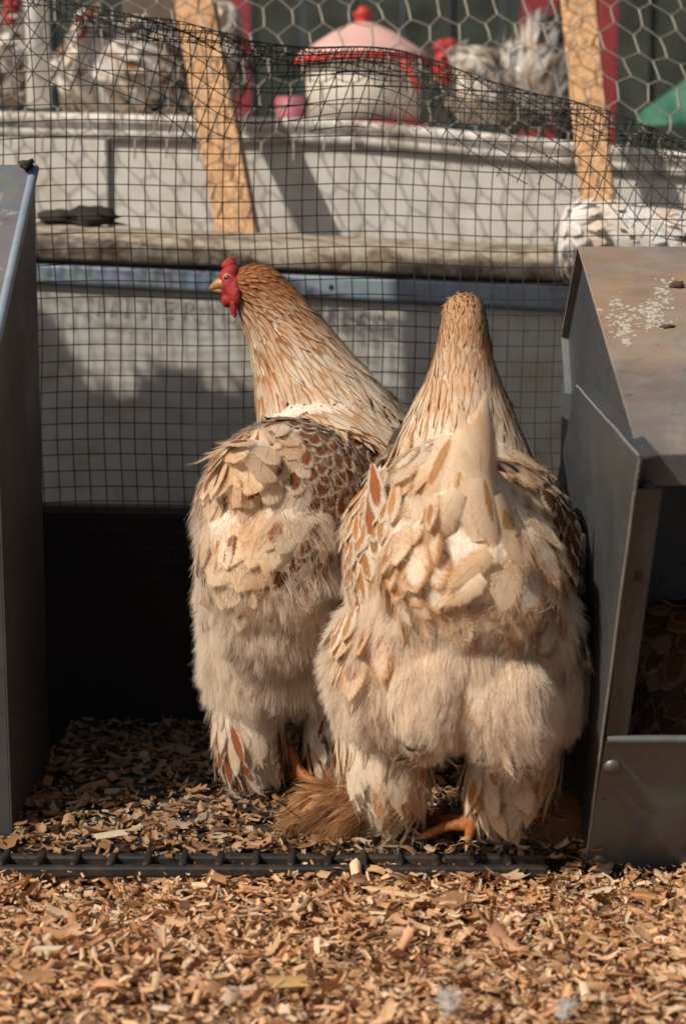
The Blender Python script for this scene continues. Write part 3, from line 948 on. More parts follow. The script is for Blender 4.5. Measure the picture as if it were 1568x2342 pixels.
# hexagon chicken wire hung on the near side of the planks
def hex_wire():
    s, polys = 0.0205, []                # side of one hexagon
    w = s * math.sqrt(3)
    r = np.random.default_rng(5)
    jit = {}
    def pt_(ix, iz, x, z):
        key = (round(x / 0.002), round(z / 0.002))
        if key not in jit: jit[key] = r.normal(0, 0.0018, 3)
        j = jit[key]
        return np.array([x + j[0], 0, z + j[2]]), j
    X0_, X1_, Za, Zb = -0.75, 0.85, 0.115, 0.62
    def place(p, j):
        x, z = p[0], p[2]
        # hanging sheet: sags, leans back like the planks
        y = 2.085 + 0.30 * z + 0.012 * math.sin(x * 9 + z * 4) + 0.006 * math.sin(z * 22 + x * 3)
        xx = x - 0.10 * z + 0.014 * math.sin(z * 10 + x * 3)
        return np.array([xx, y, 0.47 + z + 0.012 * math.sin(x * 8) - 0.02 * x])
    nrow = int((Zb - Za) / (1.5 * s)) + 1
    for i in range(nrow):
        zc = Za + i * 1.5 * s
        ox = (i % 2) * w / 2
        for k in range(int((X1_ - X0_) / w) + 1):
            xc = X0_ + ox + k * w
            a, ja = pt_(0, 0, xc, zc + s)                 # top corner
            b, jb = pt_(0, 0, xc - w / 2, zc + s / 2)
            c, jc = pt_(0, 0, xc - w / 2, zc - s / 2)
            d, jd = pt_(0, 0, xc + w / 2, zc + s / 2)
            for p, q, tw in ((a, b, 0), (a, d, 0), (b, c, 1)):
                P0, P1 = place(p, ja), place(q, ja)
                m = (P0 + P1) / 2 + r.normal(0, 0.0006, 3)
                polys.append((np.array([P0, m, P1]), 0.0011 if tw else 0.00075))
    A = tubes([p for p, q in polys if q > 0.001], 0.00125, 4)
    B = tubes([p for p, q in polys if q < 0.001], 0.0008, 4)
    V = np.concatenate([A[0], B[0]])
    F = np.concatenate([A[1], B[1] + len(A[0])])
    o = add('chicken_wire', V, F, M['hexwire'], smooth=True)
    tagit(o, 'pale hexagonal chicken wire hanging loosely in front of the leaning planks', 'chicken wire')
hex_wire()

# waterer ------------------------------------------------------------------
YW = 2.78
wz = plat_z(W(830, 200, YW)[0])
wc = W(830, 137, YW)
s_ = YW / FPX
wt = empty('poultry_waterer', (wc[0], YW, wz), 'round white poultry waterer under a faded red cone lid with a knob', 'waterer')
lz = wc[2]
lathe('lid', [(150 * s_, -0.004), (152 * s_, 0.0), (150 * s_, 0.006), (120 * s_, 0.018), (70 * s_, 0.040), (28 * s_, 0.053), (20 * s_, 0.054)], (wc[0], YW, lz), M['lid_pink'], wt, 48)
lathe('lid_rim', [(153 * s_, -0.009), (155 * s_, -0.004), (153 * s_, 0.001), (149 * s_, -0.003)], (wc[0], YW, lz), M['lid_red'], wt, 48)
lathe('knob', [(20 * s_, 0.0), (18 * s_, 0.010), (22 * s_, 0.012), (22 * s_, 0.016), (13 * s_, 0.018), (12 * s_, 0.024), (0.0, 0.025)], (wc[0], YW, lz + 0.054), M['lid_red'], wt, 24)
lathe('tank', [(132 * s_, -0.002), (128 * s_, -0.04), (124 * s_, wz - lz + 0.012), (0, wz - lz + 0.012)], (wc[0], YW, lz), M['tank_white'], wt, 48)
lathe('drinking_tray', [(150 * s_, 0.026), (146 * s_, 0.0), (0.0, 0.0)], (wc[0], YW, wz + 0.002), M['lid_red'], wt, 48)
p = W(940, 168, YW - 0.09)
V, F = tubes([np.array([p + (-0.012, 0, 0.018), p + (-0.004, -0.006, 0.004), p + (0.002, -0.006, -0.006), p + (0.012, 0, -0.022)])], 0.006, 8)
add('handle', V, F, M['lid_red'], wt, smooth=True)
p = W(668, 222, 2.68)
o = lathe('pink_pail', [(0.0, 0.0), (0.021, 0.0), (0.026, 0.055), (0.024, 0.055), (0.019, 0.004)], (p[0], 2.68, plat_z(p[0])), M['pink_pail'], None, 24)
tagit(o, 'small pink plastic pail beside the white waterer', 'pail')

# dark shed behind
sh = empty('shed_wall', (0, 4.6, 0), 'dark green black boarded shed wall across the back', 'shed')
for i in range(26):
    x = -1.6 + i * 0.125
    box('board', (x, 4.6 + 0.012 * (i % 2), -0.05), (x + 0.122, 4.63 + 0.012 * (i % 2), 2.6), M['shed_board'], sh, 0.003)
for px, w_, lab in ((1236, 0.075, 'dark red upright post between the waterer and the right leaning plank'), (548, 0.05, 'dark red upright post just right of the left leaning plank'), (1392, 0.04, 'thin dark red post right of the right leaning plank')):
    p = W(px, 60, 3.9)
    o = box('red_post', (p[0] - w_ / 2, 3.9, -0.05), (p[0] + w_ / 2, 3.95, 2.2), M['red_post'], None, 0.003)
    tagit(o, lab, 'post', 'red posts of the far pen')
# green netting heap at the right
P = []
nx_, nz_ = 14, 10
for i in range(nx_):
    for j in range(nz_):
        u_, v_ = i / (nx_ - 1), j / (nz_ - 1)
        x = 1455 + u_ * 330
        ytop = 262 - min(1, u_ * 2.2) * 110
        y = 285 + (ytop - 285) * v_
        p = W(x, y, 2.66 + 0.05 * v_ + 0.014 * math.sin(u_ * 21 + v_ * 3))
        P.append(p)
k = np.arange(nx_ * nz_).reshape(nx_, nz_)
f = np.stack([k[:-1, :-1], k[1:, :-1], k[1:, 1:], k[:-1, 1:]], -1).reshape(-1, 4)
o = add('green_netting', P, f, M['green_net'], smooth=True)
sm = o.modifiers.new('thick', 'SOLIDIFY'); sm.thickness = 0.004
tagit(o, 'draped green shade netting at the upper right edge', 'netting')

# ================================================================== birds
def blob(parts, voxel, smooth=8, fac=0.5):
    """union of ellipsoids (centre, radii, optional euler) -> one closed mesh (V, tris, normals)"""
    bm = bmesh.new()
    for p in parts:
        c, r = p[0], p[1]
        e = p[2] if len(p) > 2 else (0, 0, 0)
        mt = Matrix.Translation(Vector(c)) @ (Matrix.Rotation(e[2], 4, 'Z') @ Matrix.Rotation(e[1], 4, 'Y') @ Matrix.Rotation(e[0], 4, 'X')) @ Matrix.Diagonal((*r, 1))
        bmesh.ops.create_icosphere(bm, subdivisions=3, radius=1.0, matrix=mt)
    me = bpy.data.meshes.new('blob')
    bm.to_mesh(me)
    bm.free()
    ob = bpy.data.objects.new('blob', me)
    col.objects.link(ob)
    m = ob.modifiers.new('r', 'REMESH'); m.mode = 'VOXEL'; m.voxel_size = voxel
    m = ob.modifiers.new('s', 'SMOOTH'); m.iterations = smooth; m.factor = fac
    dg = bpy.context.evaluated_depsgraph_get()
    ev = ob.evaluated_get(dg)
    m2 = bpy.data.meshes.new_from_object(ev)
    bpy.data.objects.remove(ob)
    V = np.empty(len(m2.vertices) * 3); m2.vertices.foreach_get('co', V); V = V.reshape(-1, 3)
    m2.calc_loop_triangles()
    T = np.empty(len(m2.loop_triangles) * 3, np.int32); m2.loop_triangles.foreach_get('vertices', T); T = T.reshape(-1, 3)
    Nn = np.empty(len(m2.vertices) * 3); m2.vertices.foreach_get('normal', Nn); Nn = Nn.reshape(-1, 3)
    bpy.data.meshes.remove(m2)
    return V, T, Nn
def sample(B, n, seed, region=None):
    V, T, Nn = B
    r = np.random.default_rng(seed)
    a, b, c = V[T[:, 0]], V[T[:, 1]], V[T[:, 2]]
    ar = np.linalg.norm(np.cross(b - a, c - a), axis=1)
    if region is not None:
        w = region((a + b + c) / 3, Nn[T[:, 0]])
        ar = ar * w
    if ar.sum() <= 0: return np.zeros((0, 3)), np.zeros((0, 3))
    i = r.choice(len(T), n, p=ar / ar.sum())
    u = np.sqrt(r.random(n)); v = r.random(n)
    w0, w1, w2 = 1 - u, u * (1 - v), u * v
    p = a[i] * w0[:, None] + b[i] * w1[:, None] + c[i] * w2[:, None]
    nn = Nn[T[i, 0]] * w0[:, None] + Nn[T[i, 1]] * w1[:, None] + Nn[T[i, 2]] * w2[:, None]
    return p, nn / (np.linalg.norm(nn, axis=1, keepdims=True) + 1e-9)
def thin(p, nn, dist):
    cell, keep = {}, []
    cs = float(np.max(dist))
    for i in range(len(p)):
        d = dist if np.isscalar(dist) else dist[i]
        k = tuple(np.floor(p[i] / cs).astype(int))
        ok = True
        for dx in (-1, 0, 1):
            for dy in (-1, 0, 1):
                for dz in (-1, 0, 1):
                    for j in cell.get((k[0] + dx, k[1] + dy, k[2] + dz), ()):
                        if ((p[i] - p[j]) ** 2).sum() < d * d:
                            ok = False; break
                    if not ok: break
                if not ok: break
            if not ok: break
        if ok:
            keep.append(i)
            cell.setdefault(k, []).append(i)
    return p[keep], nn[keep]
SHAPES = {
    'blade': ([0, .2, .45, .65, .8, .92, 1.0], [.55, .90, 1.0, .86, .60, .34, .08]),
    'round': ([0, .15, .35, .6, .8, .92, 1.0], [.22, .62, .92, 1.0, .82, .52, .10]),
    'lance': ([0, .15, .35, .55, .78, .92, 1.0], [.30, .75, 1.0, .92, .55, .26, .04]),
    'broad': ([0, .12, .3, .55, .75, .88, .96, 1.0], [.18, .50, .80, 1.0, .99, .84, .55, .22]),
}
NRM_MIX = 0.55
def unit(v): return v / (np.linalg.norm(v, axis=-1, keepdims=True) + 1e-9)
def feather_arrays(p, T, Nn, L, Wd, lift, curl, cup, base, mark, pm, shape='round', nl=6, cols=5, seed=0, side=None):
    """vectorised feathers: root p, direction T, outward normal Nn"""
    r = np.random.default_rng(seed)
    n = len(p)
    Nn = unit(Nn); T = unit(T - Nn * (T * Nn).sum(1, keepdims=True))
    B = np.cross(Nn, T)
    t = np.linspace(0, 1, nl + 1)
    w = np.interp(t, *SHAPES[shape])
    s = np.linspace(-1, 1, cols)
    ones = np.ones(n)
    L, Wd, lift, curl, cup = [np.asarray(q) * ones for q in (L, Wd, lift, curl, cup)]
    jw = 1 + r.normal(0, 0.05, (n, nl + 1, 1))
    wv = r.normal(0, 0.10, n) if side is None else side * ones
    tl = t[None, :, None] - 0.10 * (np.abs(s)[None, None, :] ** 2) * t[None, :, None]
    along = tl * L[:, None, None]
    h = lift[:, None, None] * along + curl[:, None, None] * L[:, None, None] * tl ** 2 - cup[:, None, None] * Wd[:, None, None] * (s[None, None, :] ** 2) * w[None, :, None] + r.normal(0, 0.012, (n, nl + 1, cols)) * Wd[:, None, None] * t[None, :, None] * 0.5
    acr = s[None, None, :] * w[None, :, None] * Wd[:, None, None] * jw + wv[:, None, None] * L[:, None, None] * tl ** 2
    P = p[:, None, None] + T[:, None, None] * along[..., None] + Nn[:, None, None] * h[..., None] + B[:, None, None] * acr[..., None]
    k = np.arange((nl + 1) * cols).reshape(nl + 1, cols)
    f = np.stack([k[:-1, :-1], k[:-1, 1:], k[1:, 1:], k[1:, :-1]], -1).reshape(-1, 4)
    m = (nl + 1) * cols
    uv1 = np.stack(np.meshgrid(t, (s + 1) / 2, indexing='ij')[::-1], -1).reshape(-1, 2)
    base, mark, pm = [np.broadcast_to(np.asarray(q, float), (n, len(np.atleast_2d(q)[0]))) for q in (base, mark, pm)]
    if pm.shape[1] == 3: pm = np.concatenate([pm, r.random((n, 1))], 1)
    nrm = np.concatenate([Nn * 0.5 + 0.5, np.full((n, 1), NRM_MIX)], 1)
    return dict(P=P.reshape(n, m, 3), f=f, uv=uv1, base=base, mark=mark, pm=pm, nrm=nrm, T=T, rows=nl + 1, cols=cols, L=L)
def feathers_joined(name, parent, fa, label=None):
    n, m = fa['P'].shape[:2]
    F = (fa['f'][None] + (np.arange(n) * m)[:, None, None]).reshape(-1, 4)
    o = add(name, fa['P'].reshape(-1, 3), F, M['feather'], parent, smooth=True,
            attrs={'base': np.repeat(fa['base'], m, 0), 'mark': np.repeat(fa['mark'], m, 0), 'pm': np.repeat(fa['pm'], m, 0), 'nrm': np.repeat(fa['nrm'], m, 0)}, uv=np.tile(fa['uv'], (n, 1)))
    o['kind'] = 'stuff'
    return o
def feathers_single(name, parent, fa):
    n, m = fa['P'].shape[:2]
    for i in range(n):
        add(name, fa['P'][i], fa['f'], M['feather'], parent, smooth=True,
            attrs={'base': np.tile(fa['base'][i], (m, 1)), 'mark': np.tile(fa['mark'][i], (m, 1)), 'pm': np.tile(fa['pm'][i], (m, 1)), 'nrm': np.tile(fa['nrm'][i], (m, 1))}, uv=fa['uv'])
def hair_obj(name, parent, P, c, radius, taper=0.25):
    n, pts = P.shape[:2]
    hc = bpy.data.hair_curves.new(name)
    hc.add_curves([pts] * n)
    hc.points.foreach_set('position', (P - origin_of(parent)).astype(np.float32).ravel())
    hc.points.foreach_set('radius', np.tile(np.linspace(1.0, taper, pts) * radius, n).astype(np.float32))
    at = hc.attributes.new('base', 'FLOAT_COLOR', 'CURVE')
    at.data.foreach_set('color', np.concatenate([c, np.ones((n, 1))], 1).astype(np.float32).ravel())
    o = link(name, hc, M['fluff'], parent)
    o['kind'] = 'stuff'
    return o
def fringe(name, parent, fas, per, seed, radius=0.00011, reach=(0.10, 0.24)):
    Ps, Cs = [], []
    r = np.random.default_rng(seed)
    for fa in fas:
        n = len(fa['P'])
        G = fa['P'].reshape(n, fa['rows'], fa['cols'], 3)
        k = np.repeat(np.arange(n), per)
        row = (r.random(len(k)) ** 0.6 * (fa['rows'] - 1.001))
        i0 = row.astype(int); f = (row - i0)[:, None]
        sd = np.where(r.random(len(k)) < 0.5, 0, fa['cols'] - 1)
        mid = fa['cols'] // 2
        e = G[k, i0, sd] * (1 - f) + G[k, i0 + 1, sd] * f
        m = G[k, i0, mid] * (1 - f) + G[k, i0 + 1, mid] * f
        q = r.uniform(0.35, 0.85, (len(k), 1))
        root = m + (e - m) * q
        L = fa['L'][k][:, None]
        d = unit(unit(e - m + 1e-9) * r.uniform(.35, .8, (len(k), 1)) + fa['T'][k] + r.normal(0, .12, (len(k), 3)))
        ln = L * r.uniform(*reach, (len(k), 1))
        nn = fa['nrm'][k, :3] * 2 - 1
        tt = np.linspace(0, 1, 4)[None, :, None]
        P = root[:, None] + d[:, None] * ln[:, None] * tt + nn[:, None] * (0.0006 + ln[:, None] * 0.10 * tt * (1 - tt) * 2) + unit(e - m + 1e-9)[:, None] * ln[:, None] * 0.25 * tt ** 2 * r.normal(0.3, .6, (len(k), 1, 1))
        Ps.append(P)
        mk = (fa['pm'][k, 0] > 0.6)[:, None] * 0.25
        Cs.append(np.clip(fa['base'][k] * r.uniform(.92, 1.06, (len(k), 1)) * (1 - mk) + fa['mark'][k] * mk, 0, .9))
    return hair_obj(name, parent, np.concatenate(Ps), np.concatenate(Cs), radius)
def px_feathers(name, parent, rows, seed, base, mark, shape='broad', nl=9, cols=7):
    """hand-set large feathers: (x0,y0,Y0, x1,y1,Y1, half width px, (normal), curl, cup, pm, mark?)"""
    out = []
    for i, q in enumerate(rows):
        a, b = W(q[0], q[1], q[2]), W(q[3], q[4], q[5])
        L = np.linalg.norm(b - a)
        hw = q[6] * (q[2] + q[5]) / 2 / FPX
        r = np.random.default_rng(seed + i)
        bb = np.array(base) * r.uniform(0.9, 1.06)
        fa = feather_arrays(a[None], unit(b - a)[None], unit(np.array(q[7], float))[None], L, hw, 0.0, q[8], q[9], bb[None], np.array(mark)[None], np.array(q[10])[None], shape, nl, cols, seed + i, side=q[11] if len(q) > 11 else 0.0)
        fa['nrm'][:, 3] = 0.25
        feathers_single(name, parent, fa)
        out.append(fa)
    return out
def fluff(name, parent, B, region, n, flow, length, seed, colour, radius=0.00028, pts=6, up=0.55, clumps=0.006, spread=0.35, droop=0.5):
    p, nn = sample(B, n, seed, region)
    r = np.random.default_rng(seed + 1)
    if len(p) == 0: return
    D = flow(p, nn)
    D = unit(D - nn * (D * nn).sum(1, keepdims=True) * 0.8)
    Ln = length * r.uniform(0.55, 1.2, n)
    # tufts: a smooth wandering field turns neighbouring strands together
    q = 2 * math.pi / (clumps * 3.0)
    ph = np.random.default_rng(seed + 2).uniform(0, 6.28, (3, 3, 3))
    tuft = np.zeros_like(p)
    for k in range(3):
        for j in range(3):
            kk_ = unit(ph[k, j] - 3.1) * q * (0.7 + 0.5 * j)
            tuft[:, k] += np.sin(p @ kk_ + ph[k, j, 0] * 3)
    tuft /= 2.2
    hsh = 0.5 + 0.5 * np.clip(tuft[:, 0], -1, 1)
    lump = np.clip(tuft[:, 1], -1, 1)
    dirv = unit(D + nn * (up * (1 + 0.8 * lump))[:, None] + tuft * spread + r.normal(0, spread * 0.40, (n, 3)))
    tt = np.linspace(0, 1, pts)
    P = p[:, None] + dirv[:, None] * (tt[None, :, None] * Ln[:, None, None]) + np.array([0, 0, -1.0]) * droop * (tt ** 2)[None, :, None] * Ln[:, None, None] * 0.5
    # small tufts: strands lean together towards a guide strand near them
    from mathutils import kdtree
    G = max(40, n // 26)
    gi = r.choice(n, G, replace=False)
    kd = kdtree.KDTree(G)
    for q_, i_ in enumerate(gi): kd.insert(p[i_], q_)
    kd.balance()
    near_ = gi[np.array([kd.find(v_)[1] for v_ in p])]
    gdir = unit(dirv[near_] + r.normal(0, 0.18, (n, 3)) * 0)
    tipg = P[near_]
    P += (tipg - P) * (0.48 * tt ** 1.4)[None, :, None]
    wob = r.normal(0, 1, (n, 1, 3))
    P += wob * (tt * (1 - tt) * 4)[None, :, None] * Ln[:, None, None] * 0.05 + r.normal(0, 1, (n, 1, 3)) * (tt ** 2)[None, :, None] * Ln[:, None, None] * 0.07
    c = colour(p, nn, r, hsh)
    hc = bpy.data.hair_curves.new(name)
    hc.add_curves([pts] * n)
    hc.points.foreach_set('position', (P - origin_of(parent)).astype(np.float32).ravel())
    rad = np.tile(np.linspace(1.0, 0.25, pts) * radius, n).astype(np.float32)
    hc.points.foreach_set('radius', rad)
    at = hc.attributes.new('base', 'FLOAT_COLOR', 'CURVE')
    at.data.foreach_set('color', np.concatenate([c, np.ones((n, 1))], 1).astype(np.float32).ravel())
    o = link(name, hc, M['fluff'], parent)
    o['kind'] = 'stuff'
    return o
def chain(nodes, k=4):
    out = []
    for (c0, r0), (c1, r1) in zip(nodes[:-1], nodes[1:]):
        for i in range(k):
            f = i / k
            out.append((tuple(np.array(c0) * (1 - f) + np.array(c1) * f), tuple(np.array(r0) * (1 - f) + np.array(r1) * f)))
    return out + [nodes[-1]]
def body_obj(parent, B, mat, coat=None):
    V, T, Nn = B
    c = None if coat is None else {'base': coat(V)}
    return add('body', V, T, mat, parent, smooth=True, attrs=c)
CREAM = np.array([0.78, 0.61, 0.43])
WHITE = np.array([0.80, 0.695, 0.56])
BUFF = np.array([0.54, 0.29, 0.12])
RUST = np.array([0.30, 0.10, 0.035])
BROWN = np.array([0.12, 0.042, 0.02])
def vary(c, n, r, a=0.08): return np.asarray(c) * (1 + r.normal(0, a, (n, 1)))
def lerp(a, b, k): return a * (1 - k)[:, None] + b * k[:, None]
def sstep(x, a, b):
    t = np.clip((x - a) / (b - a), 0, 1)
    return t * t * (3 - 2 * t)
def foot(name, parent, ankle, heel, toes, back, r=0.0062):
    """shank and toes as one skinned body, claws as children"""
    bm = bmesh.new()
    o3 = origin_of(parent)
    me = bpy.data.meshes.new(name)
    vs, es, rad = [], [], []
    def v(p, rr):
        vs.append(tuple(np.asarray(p) - o3)); rad.append(rr); return len(vs) - 1
    a, h = v(ankle, r * 1.1), v(heel, r * 1.15)
    mid = v((np.asarray(ankle) + heel) / 2, r)
    es += [(a, mid), (mid, h)]
    claws = []
    for t in toes + [back]:
        t = np.asarray(t); hh = np.asarray(heel)
        m1 = v(hh * 0.55 + t * 0.45 + np.array([0, 0, 0.004]), r * 0.75)
        m2 = v(t, r * 0.55)
        es += [(h, m1), (m1, m2)]
        claws.append((t, unit(t - hh)))
    me.from_pydata(vs, es, [])
    ob = bpy.data.objects.new(name, me)
    col.objects.link(ob)
    sk = ob.modifiers.new('skin', 'SKIN')
    for i, rr in enumerate(rad):
        me.skin_vertices[0].data[i].radius = (rr, rr)
    me.skin_vertices[0].data[1].use_root = True
    ss = ob.modifiers.new('sub', 'SUBSURF'); ss.levels = 2; ss.render_levels = 2
    dg = bpy.context.evaluated_depsgraph_get()
    m2 = bpy.data.meshes.new_from_object(ob.evaluated_get(dg))
    bpy.data.objects.remove(ob)
    for p_ in m2.polygons: p_.use_smooth = True
    fo = link(name, m2, M['foot'], parent)
    for t, d in claws:
        V, F = tubes([np.array([t - d * 0.003, t + d * 0.004, t + d * 0.009 + (0, 0, -0.0025)])], [r * .5, r * .36, 0.0004], 8)
        add('claw', V + 0.0, F, M['beak'], fo, smooth=True)
    return fo

# ------------------------------------------------------------------ added, unseen objects that block the sun from back panel and floor
SD = np.array(sun_dir)
def back_to_sun(x, z, Yt, Yc):           # where the ray that lands at (x, Yt, z) crosses the plane Y = Yc
    t = (Yt - Yc) / SD[1]
    return np.array([x, Yt, z]) - SD * t
YC = 1.46
ls, rs = back_to_sun(-0.50, 0.16, 1.95, YC), back_to_sun(0.29, 0.16, 1.95, YC)
hs = empty('blocker_shelf', (ls[0], YC, ls[2]), 'added unseen shelf board above the left nest box, blocking sun from the back panel', 'shelf')
box('blocker_shelf_board', (ls[0] - 0.1, YC - 0.09, ls[2] - 0.02), (rs[0], YC + 0.09, ls[2]), M['blocker_wood'], hs, 0.002)  # added to carry the sun blockers; shades the lower panel
for xx in (ls[0] - 0.05, rs[0] - 0.04):
    V, F = tubes([np.array([[xx, YC, ls[2]], [xx, YC + 0.02, ls[2] + 0.8]])], 0.004, 6)
    add('blocker_hanger', V, F, M['wire'], hs)
p0 = back_to_sun(0.072, 0.2, 1.95, YC)
ub = box('upright_blocker', (p0[0], YC - 0.012, ls[2] + 0.0005), (rs[0], YC + 0.012, back_to_sun(0.1, 0.425, 1.95, YC)[2]), M['blocker_wood'], None, 0.002)  # added to throw the straight-edged shade on the panel's right part
tagit(ub, 'added unseen board upright on the blocker shelf, shading the right of the back panel', 'board')
def blocker_hay(name, label, tops, seed):  # added strands, their top outline traced back from the wanted panel shadow
    rr = np.random.default_rng(seed)
    polys = []
    for x, z in tops:
        p = back_to_sun(x, z - 0.022, 1.95, YC)
        h = p[2] - ls[2]
        n = int(360 + 1400 * h)
        for i in range(n):
            c = np.array([p[0] + rr.normal(0, 0.013), YC + rr.normal(0, 0.012), ls[2] + h * rr.random() ** 0.8])
            d = unit(rr.normal(0, 1, 3) * np.array([1, 1, 0.6])) * rr.uniform(0.008, 0.020)
            q = np.clip(np.array([c - d, c + rr.normal(0, 0.004, 3), c + d]), [-9, -9, ls[2] + 0.002], 9)
            polys.append(q)
    V, F = tubes(polys, 0.0022, 3)
    o = add(name, V, F, M['blocker_hay'], None)
    tagit(o, label, 'added hay heap', None, 'stuff')
blocker_hay('hay_blocker', 'added unseen heap of hay on the blocker shelf, shaped to cast the lumpy panel shadow', [(-0.47, 0.44), (-0.43, 0.44), (-0.385, 0.43), (-0.345, 0.415), (-0.335, 0.34), (-0.31, 0.315), (-0.28, 0.31), (-0.25, 0.302), (-0.225, 0.298), (-0.20, 0.30), (-0.175, 0.318), (-0.155, 0.322), (-0.135, 0.312), (-0.115, 0.298), (-0.09, 0.292), (-0.06, 0.300), (-0.03, 0.293), (0.0, 0.29), (0.03, 0.295), (0.06, 0.30)], 77)
sb = empty('side_blocker', (-0.30, 1.68, 0), 'low dark added unseen board closing the pen behind the left nest box', 'board')  # added to keep sun off the back board and rear floor
box('board', (-0.325, 1.615, -0.07), (-0.303, 1.742, 0.26), M['dark_board'], sb, 0.002)
box('board', (-0.325, 1.615, 0.263), (-0.303, 1.742, 0.47), M['dark_board'], sb, 0.002)

# ------------------------------------------------------------------ hen in front (seen from behind)
hA = empty('hen', (0.094, 1.37, 0.0), 'pale cream hen seen from behind with upright tail, standing by the right metal box', 'hen', 'hens in the pen')
PA = [((0.094, 1.385, 0.238), (0.077, 0.115, 0.078)), ((0.094, 1.46, 0.235), (0.076, 0.085, 0.083)),
      ((0.094, 1.30, 0.225), (0.068, 0.07, 0.058)),
      ((0.031, 1.345, 0.138), (0.039, 0.062, 0.056)), ((0.148, 1.345, 0.138), (0.037, 0.062, 0.054)),
      ((0.094, 1.335, 0.148), (0.062, 0.078, 0.052)),
      ((0.066, 1.272, 0.138), (0.030, 0.036, 0.036)), ((0.119, 1.270, 0.134), (0.033, 0.036, 0.040)), ((0.092, 1.275, 0.168), (0.034, 0.032, 0.024)),
      ((0.092, 1.285, 0.272), (0.034, 0.040, 0.036)),
      ((0.032, 1.345, 0.072), (0.033, 0.036, 0.056), (0, R(-16), 0)), ((0.133, 1.345, 0.068), (0.035, 0.037, 0.056), (0, R(20), 0)),
      ((0.094, 1.312, 0.178), (0.079, 0.058, 0.055)), ((0.035, 1.40, 0.22), (0.03, 0.09, 0.055)), ((0.155, 1.40, 0.215), (0.026, 0.09, 0.055))] + chain([((0.096, 1.45, 0.265), (0.064, 0.060, 0.050)), ((0.097, 1.460, 0.292), (0.054, 0.053, 0.045)), ((0.098, 1.472, 0.320), (0.042, 0.045, 0.040)), ((0.0995, 1.482, 0.347), (0.031, 0.036, 0.032)),
      ((0.1005, 1.490, 0.372), (0.0238, 0.028, 0.026)), ((0.1010, 1.498, 0.394), (0.0205, 0.024, 0.020)), ((0.1015, 1.507, 0.409), (0.0182, 0.025, 0.0155))])
BA = blob(PA, 0.0045, 9)
def coatA(V):
    k = sstep(V[:, 2], 0.33, 0.405)
    return np.array([0.74, 0.64, 0.52]) * (1 - k)[:, None] + np.array([0.42, 0.25, 0.13]) * k[:, None]
body_obj(hA, BA, M['coat'], coatA)
xa = 0.094
HEADA = np.array([0.102, 1.54, 0.425])
def flowA(p, nn): 
    d = np.zeros_like(p); d[:, 1] = -0.8; d[:, 2] = -0.55
    d[:, 0] = (p[:, 0] - xa) * 3.0
    return d
def flowNA(p, nn): return unit(p - HEADA) + np.array([0, -0.1, -0.25])
def cnt(nm, p): print(nm, len(p))
# soft ground coat everywhere so no bare body shows
def reg_body(p, n): return (p[:, 2] < 0.30).astype(float)
r_ = np.random.default_rng(2)
p, nn = thin(*sample(BA, 9000, 3, lambda p, n: sstep(p[:, 2], 0.165, 0.215) * ((p[:, 2] < 0.315) & (p[:, 1] < 1.52) & ~((np.abs(p[:, 0] - 0.094) < 0.030) & (p[:, 1] < 1.30) & (p[:, 2] > 0.215)))), 0.0132)
n = len(p)
side = np.abs(p[:, 0] - xa)
k_brown = sstep(side, 0.055, 0.085) * 0.9
base = lerp(vary(CREAM, n, r_), vary(WHITE, n, r_), sstep(p[:, 1], 1.3, 1.42))
mk = lerp(np.tile(BUFF, (n, 1)), np.tile(RUST, (n, 1)), np.clip(k_brown + r_.uniform(-.3, .3, n), 0, 1))
big = r_.random(n)
pmv = np.stack([np.where(big < 0.10 + 0.6 * k_brown, r_.uniform(0.3, 0.8, n), 0.02), r_.uniform(0.35, 0.7, n), r_.uniform(0.15, 0.45, n)], 1)
rim = (r_.random(n) < 0.45) & (k_brown < 0.5)
base[rim] = vary(np.array([0.60, 0.37, 0.19]), int(rim.sum()), r_, .12)
mk[rim] = vary(WHITE, int(rim.sum()), r_, .04)
pmv[rim] = np.stack([r_.uniform(0.80, 0.98, int(rim.sum())), np.full(int(rim.sum()), 0.40), r_.uniform(0.50, 0.58, int(rim.sum()))], 1)
fa = feather_arrays(p, flowA(p, nn) + r_.normal(0, 0.16, (n, 3)), nn, r_.uniform(0.038, 0.056, n), r_.uniform(0.0110, 0.0160, n), r_.uniform(0.04, 0.09, n), r_.uniform(-0.20, -0.08, n), r_.uniform(0.06, 0.2, n), base, mk, pmv, 'broad', 7, 5, 5)
# the nearest, largest ones are objects of their own
order = np.argsort(p[:, 1])
near = order[:90]
far = order[90:]
def sub(fa, ix):
    d = dict(fa)
    for k in ('P', 'base', 'mark', 'pm', 'nrm', 'T', 'L'): d[k] = fa[k][ix]
    return d
feathers_single('rump_feather', hA, sub(fa, near))
feathers_joined('back_plumage', hA, sub(fa, far))
fringe('barb_fringe', hA, [fa], 90, 500)
